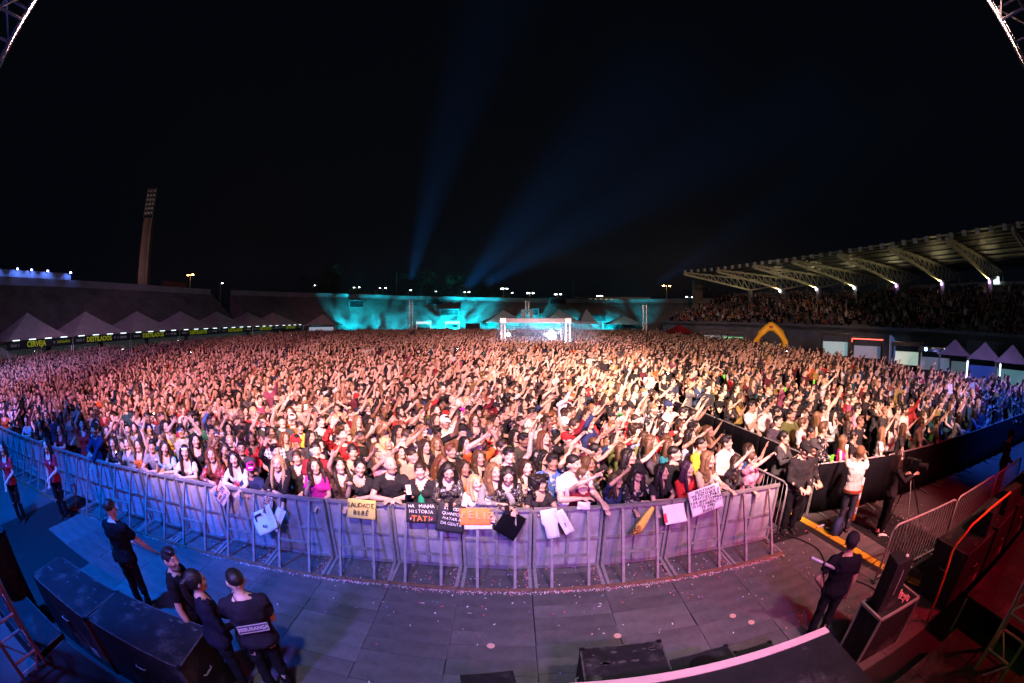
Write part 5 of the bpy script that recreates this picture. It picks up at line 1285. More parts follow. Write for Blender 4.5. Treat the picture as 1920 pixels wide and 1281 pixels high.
# dropped bits on the floor
for x_, y_, lab in ((-.26, 3.98, 'pale round sticker at the bottom centre of the floor'), (1.34, 4.06, 'pale round sticker near the front-fill loudspeaker'), (3.01, 4.01, 'pale round sticker left of the microphone person'), (3.2, 3.76, 'pale round sticker nearest the pink strip end')):
    o = MB().tube((0, 0, 0), (0, 0, .006), .05, n=18).build('floor_sticker', mat('skin_tone_vinyl', (.62, .38, .28), .6, 0, .1, 9), loc=(x_, y_, .042)); tag(o, lab, 'sticker', 'round stickers on the pit floor')
bt = empty('water_bottle', (5.95, 5.75, .02), 0, 'small clear bottle lying by the cable ramp', 'bottle')
MB().tube((0, 0, .035), (.2, .03, .035), .033, n=12).build('bottle_body', mat('bottle_plastic', (.5, .55, .7), .15, 0, 0), bt, True); MB().tube((.2, .03, .035), (.235, .035, .035), .015, n=8).build('cap', M_WPAPER, bt)
# ------------------------------------------------------------------ hand-made signs and papers on the rail
M_INK = mat('black_marker_ink', (.015, .015, .02), .6, 0, 0); M_WINK = mat('white_poster_paint', (.75, .74, .74), .6, 0, .1, 9); M_OINK = mat('orange_poster_paint', (.75, .20, .04), .6, 0, .1, 9); M_RINK = mat('red_poster_paint', (.60, .04, .06), .6, 0, .1, 9)
def sheet(name, w, h, m, loc, rx=0, ry=0, rz=0, label=None, cat='sign', wave=.010, seed=1, group=None, fold=None, thick=.004):
    q = random.Random(seed); nx, nz = 12, 9; v = []; p1, p2 = q.uniform(0, 6), q.uniform(0, 6)
    for i in range(nx + 1):
        for j in range(nz + 1):
            u, t = i / nx - .5, j / nz - .5
            y = wave * math.sin(u * 7 + p1) + wave * .7 * math.sin(t * 6 + p2 + u * 3)
            x, z = u * w, t * h
            if fold: x, y, z = fold(u, t, x, y, z)
            v.append((x, y, z))
    f = [(i * (nz + 1) + j, (i + 1) * (nz + 1) + j, (i + 1) * (nz + 1) + j + 1, i * (nz + 1) + j + 1) for i in range(nx) for j in range(nz)]
    o = MB().add(v, f).build(name, m, None, True); o.location = loc; o.rotation_euler = (R(rx), R(ry), R(rz))
    s = o.modifiers.new('thick', 'SOLIDIFY'); s.thickness = thick; s.offset = 1
    tag(o, label, cat, group); return o
UP = (R(90), 0, 0)
def hang(x, z): return (x, yb(x) - .112 - max(0, 1.125 - z) * .502, z)
hw_ = random.Random(8); LINE = [0]
def wr(parent, s, size, m, x, z, rz=0, wild=1.0, **k):
    """hand lettering: every letter gets its own wobble; the line is merged into one part at the end"""
    adv = [(.30 if c == ' ' else (.42 if c in 'IÍ' else (.92 if c in 'MW' else .70))) * size * k.get('spacing', 1.0) for c in s]; tot = sum(adv); cx = -tot / 2; LINE[0] += 1; out = None
    for c, a in zip(s, adv):
        if c != ' ':
            px_ = cx + a / 2; cr, sr = math.cos(R(-rz)), math.sin(R(-rz)); zz = hw_.uniform(-.05, .05) * size * wild
            o = text(c, size * (1 + hw_.uniform(-.10, .14) * wild), m, parent, (x + px_ * cr - zz * sr, -.026, z + px_ * sr + zz * cr), (R(90), R(rz + hw_.uniform(-9, 9) * wild), 0), offset=k.get('offset', 0), shear=k.get('shear', 0)); o['line'] = LINE[0]; out = o
        cx += a
    return out
s_ = sheet('paper_sign', .42, .31, mat('pink_paper', (.72, .50, .56), .7, 0, .06, 6), (-5.05, 5.53, 1.05), -14, -52, 4, 'pink paper sign with scribbled hearts held at a steep tilt', wave=.006)
wr(s_, 'ESPERA', .075, M_INK, .0, .07, 4); wr(s_, 'POR ESSE', .06, M_INK, .02, -.0, -3); wr(s_, 'ABRAÇO', .06, M_INK, -.02, -.075, 3)
for hx, hz in ((-.16, .1), (.17, -.1), (-.17, -.06)):
    hb_ = MB().add([(hx, -.028, hz - .02), (hx + .02, -.028, hz + .006), (hx + .01, -.028, hz + .018), (hx, -.028, hz + .008), (hx - .01, -.028, hz + .018), (hx - .02, -.028, hz + .006)], [(0, 1, 2, 3, 4, 5)]).build('heart', M_RINK, s_)
s_ = sheet('torn_poster', .50, .42, M_WPAPER, hang(-4.06, .76), -26, -30, 5, 'torn white poster with a dark bracket mark hanging on the barrier', wave=.022, seed=4, fold=lambda u, t, x, y, z: (x, y - .05 * abs(u), z))
MB().add([(-.20, -.045, .02), (-.20, -.045, .15), (-.03, -.03, .15), (-.03, -.03, .115), (-.165, -.04, .115), (-.165, -.04, .02)], [(0, 5, 4, 1), (1, 4, 3, 2)]).build('bracket_mark', M_INK, s_); wr(s_, 'CAD', .09, M_INK, -.08, -.09, 12)
s_ = sheet('torn_paper_strip', .17, .42, M_WPAPER, hang(-3.83, .80), -26, 24, 0, 'narrow torn white strip hanging beside the bracket poster', 'paper', .012, 6)
s_ = sheet('bandana', .17, .30, mat('leopard_cloth', (.55, .45, .42), .9), hang(-4.02, 1.0), -24, 8, 10, 'crumpled leopard print cloth draped over the top of the torn poster', 'cloth', .035, 8, thick=.012)
s_.data.materials[0] = M_CLOTH['leopard']; s_.color = (.55, .45, .44, 1)
s_ = sheet('paper_sign', .47, .31, mat('yellow_card', (.80, .62, .16), .7, 0, .05, 6), hang(-2.34, 1.09), -26, 1, 3, 'yellow card reading SAUDADE BEBÊ in black marker', wave=.006, seed=9)
wr(s_, 'SAUDADE', .105, M_INK, -.01, .055, -2, spacing=.9); wr(s_, 'BEBÊ', .105, M_INK, .0, -.065, 1, spacing=.9)
s_ = sheet('card_sign', .48, .32, mat('black_card', (.02, .02, .025), .7, 0, .2, 6), hang(-1.37, 1.10), -26, -1, 1, 'black card with white words over a large orange TATI', wave=.005, seed=10)
wr(s_, 'NA   MINHA', .072, M_WINK, 0, .10); wr(s_, 'HISTÓRIA', .075, M_WINK, .0, .015); wr(s_, 'TATI', .12, M_OINK, 0, -.095, offset=.002)
for hx, c in ((-.16, M_RINK), (-.165, M_WINK), (.165, M_RINK), (.16, M_WINK)): MB().ell((hx, -.022, -.085 - (.02 if c is M_WINK else 0)), (.020 if c is M_RINK else .011, .004, .018 if c is M_RINK else .011), None, 8, 5).build('heart', c, s_)
s_ = sheet('card_sign', .42, .44, bpy.data.materials['black_card'], hang(-.92, 1.04), -26, 5, -2, 'black card with four white text lines ending DA GENTE', wave=.006, seed=11)
for i, l in enumerate(('SE PODE', 'QUANTOS', 'MATAR A', 'DA GENTE')): wr(s_, l, .062, M_WINK, .02, .15 - .078 * i, 2)
s_ = sheet('card_sign', .46, .26, mat('orange_card', (.80, .22, .05), .7, 0, .06, 6), (-.55, hang(-.55, 1.08)[1] - .03, 1.09), -26, -2, -1, 'orange card sign half covered by the blonde person in white', wave=.005, seed=12)
wr(s_, 'FELIZ', .16, mat('pale_orange_outline', (.85, .42, .20), .7), .03, .02, 2)
s_ = sheet('paper_edge', .42, .07, M_WPAPER, (-.50, hang(-.5, .94)[1] - .02, .945), -26, -3, -1, 'white paper strip showing under the orange card', 'paper', .003, 13)
s_ = sheet('black_cloth_bag', .36, .40, M_BLACKCLOTH, hang(-.03, .98), -26, 35, 2, 'black cloth bag dangling over the rail from a hand', 'bag', .018, 14, thick=.02)
s_ = sheet('folded_paper', .26, .46, M_WPAPER, hang(.58, .98), -26, -14, -6, 'long white paper hanging from the curly-haired person’s hand', 'paper', .02, 15, fold=lambda u, t, x, y, z: (x * (1 - .25 * (t < 0)), y - .07 * abs(u), z))
s_ = sheet('folded_paper', .15, .40, M_WPAPER, hang(.78, 1.0), -26, -24, 14, 'second torn white paper flap right of the long white paper', 'paper', .015, 16)
wr(s_, '?', .09, M_INK, -.01, -.05, 0)
rl = empty('rolled_paper', (2.02, 5.66, .99), 0, 'rolled yellow paper with leopard print inside hanging from a hand', 'paper roll')
rm = Matrix.Rotation(R(28), 3, 'Y')
def rollp(z, r0, wv): return [rm @ Vector((math.cos(a) * r0 * wv, math.sin(a) * r0 * .6, z)) for a in [2 * math.pi * i / 14 for i in range(14)]]
MB().loft([rollp(.24, .03, 1), rollp(.1, .055, 1), rollp(-.1, .065, 1.2), rollp(-.25, .06, 1.3)]).build('paper', mat('yellow_sheet', (.82, .58, .10), .6, 0, .06, 6), rl, True)
lp = MB().ell(rm @ Vector((-.03, -.03, -.20)), (.055, .03, .10), rm, 10, 8).build('printed_lining', M_CLOTH['leopard'], rl, True); lp.color = (.55, .28, .08, 1)
s_ = sheet('folded_sheet', .36, .32, M_WPAPER, hang(2.55, .99), -26, -12, -3, 'folded white sheet hanging by one corner with a printed left edge', 'paper', .012, 17, fold=lambda u, t, x, y, z: (x, y - .06 * abs(t), z - .04 * u))
MB().box((-.165, -.035, -.03), (.05, .02, .15)).build('printed_edge', M_RINK, s_)
s_ = sheet('paper_sign', .56, .42, M_WPAPER, (3.07, 5.72, 1.19), -20, -14, -2, 'white sign with many lines of black handwriting', wave=.006, seed=18)
for i, l in enumerate(('GUSTTAVO', 'ME DIZ O QUE É', 'PRECISO PARA', 'TER AQUI COMIGO', 'O SEU ABRAÇO?', 'TE AMO', 'RUDEY')): wr(s_, l, .062, M_INK, .01 + (.0 if i != 5 else .0), .165 - .056 * i, 2, shear=.15)
s_ = sheet('crumpled_paper', .20, .12, M_WPAPER, (1.08, 5.84, 1.22), -20, 8, 0, 'small crumpled white paper under the pointing person in red', 'paper', .02, 19)

# ------------------------------------------------------------------ people
TX, TY = 13.0, 0.0                      # where the performer is, to the right of the photographer
def face(x, y, j=0.0): return math.atan2(TX - x, -(TY - y)) * .62 + j
PHONES = []
phone_mesh = MB().box((0, 0, 0), (.072, .009, .148)).mesh('phone', M_BLACKM); phone_w = MB().box((0, 0, 0), (.074, .010, .15)).mesh('phone', M_WPAPER)
M_SCREEN = glow('phone_screen', (.65, .75, 1.0), 1.3); screen_mesh = MB().box((0, .0056, 0), (.066, .0012, .140)).mesh('screen', M_SCREEN)
M_TORCH = glow('phone_torch', (.9, .95, 1.0), 60); torch_mesh = MB().ell((.018, -.008, .055), (.012, .006, .012), None, 8, 5).mesh('torch', M_TORCH)
def give_phone(o, proto, label, white=False, torch=False, side=None):
    p = LIB[proto][0]
    for s, S, E, W, fo, n, hk in p.arms:
        if hk != 'grip' or (side and s != side): continue
        q = Vector(W) + fo * .11 + Vector((0, -.035, .03))
        M = o.matrix_basis @ Matrix.Translation(q)
        r = bpy.data.objects.new('phone', phone_w if white else phone_mesh); COL.objects.link(r); r.location = M.translation; r.rotation_euler = (R(-12), R(rr.uniform(-8, 8)), o.rotation_euler.z)
        tag(r, label, 'phone', 'phones held up in the crowd'); inst('screen', screen_mesh, r)
        if torch: inst('torch', torch_mesh, r)
        return r
CW = dict(black=(.026, .024, .027), charcoal=(.06, .06, .065), white=(.66, .64, .63), grey=(.24, .24, .25), navy=(.025, .035, .09), blue=(.06, .13, .36), teal=(.03, .22, .23), red=(.48, .03, .035), maroon=(.16, .018, .03), orange=(.60, .14, .03), yellow=(.65, .45, .05), pink=(.62, .24, .32), magenta=(.60, .03, .28), purple=(.17, .06, .28), olive=(.11, .12, .04), beige=(.45, .35, .25), brown=(.15, .08, .045), lightblue=(.28, .44, .62), green=(.05, .24, .08))
FIXED = []; NP = [0]
def at_head(x, y, z, proto, rz, **k):
    p = LIB[proto][0]; h = p.M.translation
    sc = min(1.10, max(.86, z / h.z)); c, s = math.cos(rz), math.sin(rz)
    o = person(x - (c * h.x - s * h.y) * sc, y - (s * h.x + c * h.y) * sc, rz, proto, sc, fat=1.06, **k); FIXED.append((x, y)); NP[0] += 1
    return o
CG = 'people in the crowd behind the barrier'
def C(n): return CW[n]
# (head x, y, z, body shape, turn, skin, hair, hair colour, shirt, cloth, extra, label)
FRONT = [
 (-7.63, 5.63, 1.58, 'w_both', .3, 'fair', 'long', 'darkbrown', 'orange', 'plain', {}, 'person in orange-red top with both arms up behind the blue barrier'),
 (-7.17, 5.71, 1.62, 'm_fold', .3, 'tan', 'short', 'black', 'grey', 'plain', {}, 'person in grey polo with a bare forearm over the rail'),
 (-6.78, 5.76, 1.62, 'w_chin', .5, 'fair', 'long', 'darkbrown', 'lightblue', 'print', {}, 'person in denim-blue top resting the chin on a fist'),
 (-6.19, 5.83, 1.60, 'w_fold', .3, 'pale', 'straight', 'black', 'white', 'plain', {}, 'person with white headband and white T-shirt, long black hair, leaning on the rail'),
 (-5.47, 5.90, 1.63, 'w_rail', .3, 'fair', 'wavy', 'auburn', 'red', 'sequin', {}, 'person with long auburn waves in a red sequin top'),
 (-4.94, 5.96, 1.60, 'w_rail', .3, 'pale', 'long', 'black', 'white', 'plain', {}, 'person in white jumper with a red lips print holding the pink sign'),
 (-5.05, 6.39, 1.68, 'm_stand', .3, 'tan', 'quiff', 'black', 'charcoal', 'plain', {}, 'person with glasses behind the one in the lips jumper'),
 (-4.58, 6.00, 1.44, 'm_fold', .15, 'brown', 'short', 'black', 'navy', 'plain', {'hat': 'cap', 'hatc': C('magenta')}, 'child in a bright pink cap with arms folded on the rail'),
 (-3.98, 6.06, 1.61, 'w_over', .1, 'pale', 'straight', 'blonde', 'black', 'plain', {}, 'blonde person in black jacket with one hand hanging over the rail'),
 (-3.82, 6.50, 1.60, 'w_phone', .3, 'fair', 'tied', 'darkbrown', 'black', 'plain', {'phone': 0}, 'person holding a dark phone behind the blonde person in black'),
 (-3.26, 6.12, 1.62, 'w_mouth', .2, 'fair', 'wavy', 'darkbrown', 'magenta', 'plain', {}, 'person in bright magenta blazer with a hand near the mouth'),
 (-3.43, 6.55, 1.76, 'm_stand', .3, 'fair', 'buzz', 'black', 'maroon', 'plain', {}, 'person in maroon T-shirt behind the magenta blazer'),
 (-2.81, 6.16, 1.66, 'w_high_r', .45, 'pale', 'straight', 'darkbrown', 'brown', 'leopard', {}, 'person in leopard print top with one arm raised beside the magenta blazer'),
 (-2.45, 6.19, 1.65, 'w_chin', .2, 'fair', 'bun', 'black', 'black', 'plain', {}, 'person in black T-shirt leaning head on hand above the yellow card'),
 (-1.93, 6.23, 1.72, 'm_fold', .35, 'fair', 'bald', 'darkbrown', 'black', 'plain', {'beard': .5}, 'bald person in black polo with folded arms on the rail'),
 (-1.44, 6.23, 1.66, 'w_phone', .0, 'pale', 'tied', 'darkbrown', 'black', 'plain', {'phone': 1}, 'person in black jacket over green holding a phone to the mouth'),
 (-.99, 6.23, 1.66, 'w_text', .25, 'fair', 'long', 'black', 'charcoal', 'sequin', {'phone': 0}, 'person in black sequin jacket reading a phone above the DA GENTE card'),
 (-.78, 6.55, 1.60, 'w_stand', .4, 'brown', 'long', 'darkbrown', 'orange', 'plain', {}, 'smiling person in orange light behind the sequin jacket'),  # the orange light is put into the shirt colour
 (-.57, 6.20, 1.49, 'w_rail', .4, 'pale', 'long', 'blonde', 'white', 'plain', {}, 'blonde person in white jumper leaning low over the orange card'),
 (-.28, 6.25, 1.66, 'w_rail', .35, 'fair', 'wavy', 'lightbrown', 'grey', 'plain', {}, 'person with light brown waves in grey top beside the low leaning blonde'),
 (-.06, 6.20, 1.62, 'w_text', .0, 'fair', 'straight', 'black', 'black', 'sequin', {'phone': 0}, 'person with very long black hair looking down at a phone'),
 (.23, 6.60, 1.60, 'w_phone', .4, 'pale', 'half', 'darkbrown', 'beige', 'plain', {'phone': 0}, 'person with earrings and a phone behind the black-haired one'),
 (.43, 6.23, 1.46, 'w_fold', .35, 'tan', 'curly', 'black', 'black', 'plain', {}, 'person with a big dark curly mane in black off-shoulder top'),
 (.66, 6.70, 1.66, 'm_stand', .05, 'brown', 'short', 'black', 'blue', 'print', {}, 'person in blue patterned shirt behind the curly mane'),
 (.96, 6.30, 1.80, 'm_rail', .55, 'fair', 'buzz', 'black', 'white', 'plain', {}, 'tall person with shaved hair in white T-shirt at the rail'),
 (1.11, 6.20, 1.60, 'w_point', .55, 'pale', 'pony', 'brown', 'maroon', 'plain', {}, 'person in sleeveless dark red top pointing to the right'),
 (1.64, 6.20, 1.48, 'w_reach_rail', .5, 'tan', 'long', 'darkbrown', 'navy', 'plain', {}, 'person in navy denim jacket stretching an arm up from the rail'),
 (2.00, 6.23, 1.58, 'w_over', .45, 'fair', 'wavy', 'black', 'black', 'print', {'hat': 'cap', 'hatc': C('black')}, 'person in black cap and lace top holding the yellow roll'),
 (2.42, 6.23, 1.56, 'w_fold', .6, 'fair', 'straight', 'black', 'black', 'plain', {}, 'person with sleek black hair in black dress above the folded white sheet'),
 (2.82, 6.70, 1.70, 'm_watch', .6, 'fair', 'buzz', 'black', 'black', 'plain', {}, 'person with shaved sides in black T-shirt left of the red leather jacket'),
 (2.88, 6.22, 1.58, 'w_rail', .6, 'fair', 'straight', 'purple', 'red', 'plain', {}, 'person in red leather jacket with purple-black hair holding the lettered sign'),
 (3.61, 7.23, 1.66, 'm_mouth', .6, 'tan', 'buzz', 'black', 'yellow', 'plain', {}, 'person in bright yellow T-shirt near the right end'),
 (3.28, 6.25, 1.70, 'w_rail', .6, 'fair', 'wavy', 'lightbrown', 'beige', 'print', {}, 'person with long brown waves in floral top right of the red jacket'),
 (4.13, 7.13, 1.68, 'm_watch', .55, 'fair', 'quiff', 'black', 'white', 'plain', {}, 'person in loose white shirt with a dark strap near the right end'),
 (3.88, 6.23, 1.58, 'w_reach_rail', .4, 'fair', 'wavy', 'darkbrown', 'charcoal', 'plain', {}, 'smiling person in black mesh sleeves at the right end of the rail'),
 (4.20, 6.23, 1.62, 'w_phone_high', .6, 'pale', 'tied', 'brown', 'pink', 'plain', {'phone': 0}, 'last person at the rail on the right, in pink'),
 (-9.30, 5.40, 1.76, 'm_over', .1, 'tan', 'short', 'black', 'navy', 'plain', {'beard': .7}, 'tall bearded person in dark sweater with an arm hung down over the blue barrier'),
 (-8.59, 5.48, 1.52, 'w_fold', .3, 'fair', 'long', 'darkbrown', 'charcoal', 'leopard', {}, 'person in dark patterned top leaning on the blue barrier'),
 (-8.20, 5.70, 1.53, 'w_phone', .2, 'pale', 'half', 'brown', 'grey', 'plain', {'phone': 2}, 'person behind a brightly shining phone at the blue barrier'),
 (-9.65, 5.50, 1.50, 'w_mouth', .3, 'fair', 'long', 'black', 'black', 'plain', {}, 'person with black hair just left of the tall dark sweater'),
 (-11.3, 5.15, 1.53, 'w_fold', .4, 'fair', 'long', 'darkbrown', 'maroon', 'plain', {}, 'person in maroon sleeves leaning far over the blue barrier'),
 (-12.6, 4.95, 1.52, 'w_chin', .5, 'tan', 'long', 'black', 'black', 'plain', {}, 'person with dark hair propped on the far left blue barrier'),
 (-13.8, 4.85, 1.50, 'w_fold', .5, 'fair', 'bun', 'black', 'lightblue', 'plain', {}, 'person in pale blue top at the far left barrier'),
]
for (x, y, z, pr, tn_, sk, hr, hc, sh, cl, ex, lab) in FRONT:
    ex = dict(ex); ph = ex.pop('phone', None)
    o = at_head(x, y, z, pr, tn_ * .8, skin=sk, hair=hr, hairc=hc, shirt=C(sh), cloth=cl, label=lab, group=CG, **ex)
    if ph is not None: give_phone(o, pr, 'phone of the ' + lab.split(' behind')[0].split(' above')[0], white=(ph == 1), torch=(ph == 2))
def find(txt): return next(o for o in bpy.data.objects if txt in str(o.get('label', '')) and o.get('category') == 'person')
# headband, glasses, prints and other things that belong to one person
o = find('white headband'); p = LIB['w_fold'][0]
hb2 = MB(); hb2.loft([[p.M @ Vector((math.cos(a) * w, math.sin(a) * w * 1.12 + .012, z)) for a in [2 * math.pi * i / 20 for i in range(20)]] for z, w in ((.052, .087), (.085, .083))]); k = hb2.build('headband', M_WPAPER, o, True)
def on_chest(o, proto, bits):
    p = LIB[proto][0]
    for nm, m, c, r in bits: MB().ell(p.T @ Vector(c), r, None, 12, 6).build(nm, m, o, True)
on_chest(find('lips print'), 'w_rail', [('lips_print', M_RINK, (-.0, -.142, 1.17), (.055, .012, .022)), ('lips_print', M_RINK, (-.0, -.142, 1.195), (.045, .012, .018))])
on_chest(find('over green'), 'w_phone', [('green_top', mat('green_satin', (.02, .35, .16), .4), (0, -.105, 1.10), (.05, .03, .22))])
on_chest(find('leaning head on hand'), 'w_chin', [('white_print', M_WPAPER, (0, -.135, 1.12), (.10, .012, .025))])
o = find('pink cap'); p = LIB['m_fold'][0]
text('BRUTO', .032, M_WPAPER, o, p.M @ Vector((0, -.107, .062)), ((Matrix.Rotation(0, 4, 'X') @ p.M.to_3x3().normalized().to_4x4()) @ Matrix.Rotation(R(78), 4, 'X')).to_euler(), name='cap_lettering', offset=.002)
for o in (find('glasses behind'), find('last person at the rail')):
    pr = 'm_stand' if 'glasses' in o['label'] else 'w_phone_high'; p = LIB[pr][0]; g_ = MB()
    for s in (-1, 1):
        c = [p.M @ Vector((s * .033 + math.cos(a) * .024, -.098, .010 + math.sin(a) * .019)) for a in [2 * math.pi * i / 12 for i in range(13)]]
        g_.path(c, .0032, 5); g_.path([p.M @ Vector((s * .056, -.094, .012)), p.M @ Vector((s * .078, -.02, .012))], .003, 5)
    g_.build('glasses', M_BLACKM, o)

# the enclosure on the right
VG = 'people in the right-hand enclosure'
SHIRTJ = 'long'
RIGHT = [
 (5.30, 5.96, 1.74, 'm_hands_front', -.15, 'fair', 'short', 'black', 'black', 'plain', {'hat': 'cap', 'hatc': C('black'), 'trousers': M_DARKTROUSER}, 'person in black cap and dark rolled shirt looking down in the aisle', None),
 (5.66, 6.12, 1.70, 'm_hands_front', .2, 'tan', 'short', 'black', 'black', 'plain', {'hat': 'cap', 'hatc': C('charcoal')}, 'second capped person in black with a gold chest print in the aisle', None),
 (5.56, 7.05, 1.67, 'w_clap', .35, 'fair', 'tied', 'black', 'charcoal', 'plain', {}, 'person in dark denim jacket behind the capped pair in the aisle', None),
 (6.62, 6.90, 1.78, 'm_watch', .7, 'fair', 'quiff', 'brown', 'black', 'print', {}, 'person in black splatter-print T-shirt holding a green cup', VG),
 (7.12, 6.62, 1.52, 'w_watch', .7, 'pale', 'long', 'lightbrown', 'magenta', 'plain', {}, 'person in pink strapless top with a glittering hair band', VG),
 (7.75, 6.85, 1.50, 'w_stand', .7, 'tan', 'tied', 'black', 'black', 'plain', {}, 'person with tied black hair right of the pink strapless top', VG),
 (6.67, 7.75, 1.70, 'm_stand', .7, 'pale', 'short', 'brown', 'white', 'plain', {}, 'person in glowing white shirt behind the splatter-print T-shirt', VG),
 (6.75, 9.0, 1.72, 'm_stand', .5, 'pale', 'short', 'black', 'white', 'plain', {}, 'person in white shirt at the left edge of the enclosure', VG),
 (6.9, 9.8, 1.70, 'm_watch', .2, 'fair', 'short', 'black', 'white', 'plain', {}, 'second person in white, one step behind at the enclosure edge', VG),
 (7.5, 8.1, 1.72, 'w_watch', .9, 'fair', 'straight', 'lightbrown', 'olive', 'plain', {}, 'person with long light hair turned away in the enclosure', VG),
 (8.2, 8.6, 1.74, 'm_high_l', .7, 'fair', 'short', 'black', 'white', 'plain', {}, 'person in white shirt reaching up in the enclosure', VG),
 (8.6, 7.9, 1.66, 'm_watch', .7, 'fair', 'short', 'brown', 'navy', 'plain', {}, 'person in dark blue shirt with crossed hands in the enclosure', VG),
 (9.4, 8.3, 1.72, 'm_stand', .5, 'fair', 'short', 'black', 'pink', 'plain', {}, 'person in pale pink shirt in the enclosure', VG),
 (6.52, 7.2, 1.64, 'm_stand', .0, 'brown', 'short', 'black', 'black', 'plain', {}, 'person in black jumper looking down behind the dark denim jacket', VG),
 (8.5, 6.45, 1.58, 'w_high_l', .7, 'pale', 'straight', 'lightbrown', 'white', 'print', {}, 'person in white printed top raising an arm at the draped barrier', VG),
 (9.3, 6.30, 1.60, 'w_reach_l', .7, 'fair', 'long', 'brown', 'charcoal', 'plain', {}, 'person in dark sleeves stretching out over the draped barrier', VG),
 (10.2, 6.25, 1.62, 'm_reach_l', .6, 'fair', 'short', 'brown', 'beige', 'plain', {}, 'person in beige shirt pointing over the draped barrier', VG),
 (11.1, 6.15, 1.60, 'm_reach_l', .7, 'tan', 'short', 'black', 'grey', 'plain', {}, 'person in mottled grey shirt pointing with a straight arm', VG),
 (12.6, 6.05, 1.56, 'w_rail', .7, 'fair', 'long', 'darkbrown', 'white', 'plain', {}, 'person in white leaning on the draped barrier further right', VG),
 (13.9, 6.0, 1.56, 'w_rail', .7, 'fair', 'wavy', 'darkbrown', 'blue', 'plain', {}, 'person in blue leaning on the draped barrier near a white one', VG),
]
for (x, y, z, pr, tn_, sk, hr, hc, sh, cl, ex, lab, g) in RIGHT:
    at_head(x, y, z, pr, tn_, skin=sk, hair=hr, hairc=hc, shirt=C(sh), cloth=cl, label=lab, group=g or VG, **ex)
on_chest(find('gold chest print'), 'm_hands_front', [('gold_print', mat('gold_foil', (.7, .5, .2), .35, .8), (sx, -.125, 1.27 + dz), (.028, .01, .012)) for sx, dz in ((-.06, 0), (-.02, .008), (.025, -.004), (.065, .005))])
MCUP = mat('neon_green_cup', (.10, .80, .03), .4, 0, 0, emit=(.1, .8, .03), strength=.06)
cupm = MB().tube((0, 0, 0), (0, 0, .13), .033, .043, 14).mesh('cup', MCUP)
for i, (x, y, z, lab) in enumerate(((6.72, 6.52, 1.14, 'neon green cup of the splatter-print person'), (10.6, 6.0, 1.18, 'neon green cup held out over the draped barrier'), (7.9, 10.9, 1.55, 'neon green cup among the white shirts'), (9.6, 12.4, 1.6, 'neon green cup in the middle of the enclosure'), (6.55, 11.6, 1.3, 'neon green cup at the dividing fence'), (11.8, 13.2, 1.66, 'neon green cup raised in the rear of the enclosure'), (8.6, 15.5, 1.7, 'small neon green cup far back in the enclosure'))):
    o = inst('cup', cupm, None, (x, y, z)); tag(o, lab, 'cup', 'neon green cups')
o = find('glittering hair band'); p = LIB['w_watch'][0]
gb = MB()
for i in range(9):
    a = math.pi * i / 8; gb.ell(p.M @ Vector((math.cos(a) * .088, -.01, .03 + math.sin(a) * .105)), .012, None, 6, 5)
gb.path([p.M @ Vector((math.cos(math.pi * i / 10) * .088, -.01, .03 + math.sin(math.pi * i / 10) * .105)) for i in range(11)], .008, 6); gb.build('hair_band', mat('glitter', (.6, .6, .8), .2, .9), o)['kind'] = 'stuff'
# crew in the pit
def crew(x, y, rz, pr, sc, lab, **k): FIXED.append((x, y)); NP[0] += 1; return person(x, y, rz, pr, sc, label=lab, group='crew in the pit', **k)
gA = crew(-5.22, 2.96, R(200), 'm_guard_arm', 1.03, 'guard in black T-shirt seen from behind with a bare forearm, left of the others', skin='fair', hair='buzz', hairc='darkbrown', shirt=(.011, .010, .012))
gB = crew(-3.53, 2.62, R(115), 'm_guard_side', 1.0, 'bearded guard in black in profile left of the ponytail guard', skin='tan', hair='quiff', hairc='black', shirt=(.011, .010, .012), beard=.8)
gC = crew(-2.97, 2.44, R(146), 'w_guard', 1.0, 'guard with a ponytail in dark jacket with red shoulder stripes', skin='tan', hair='pony', hairc='black', shirt=(.012, .012, .024))
gD = crew(-2.53, 2.62, R(221), 'm_guard_front', 1.02, 'broad guard from behind with SEGURANÇA printed on the back', skin='fair', hair='buzz', hairc='black', shirt=(.020, .017, .026), fat=1.08)
pl = MB().box((0, .148, 1.16), (.30, .012, .095)).build('back_label', mat('label_purple', (.10, .08, .12), .7), gD); pl.rotation_euler = (R(0), 0, 0)
lt = text('SEGURANÇA', .052, mat('label_letters', (.50, .45, .50), .7), gD, (0, .1565, 1.16), (R(90), 0, R(180)), name='back_lettering', offset=.002)
fr_ = MB()
for s in (-1, 1): fr_.bar((-.15, .155, 1.16 + s * .046), (.15, .155, 1.16 + s * .046), .006); fr_.bar((s * .15, .155, 1.113), (s * .15, .155, 1.207), .006)
fr_.build('label_border', bpy.data.materials['label_letters'], gD)
for s in (1, -1): MB().bar((s * .12, -.02, 1.425), (s * .165, .02, 1.385), .04, .012).build('red_stripe', mat('red_reflective', (.7, .04, .03), .4), gC)
MB().box((.17, .06, 1.12), (.03, .03, .12)).build('red_arm_patch', bpy.data.materials['red_reflective'], gC)
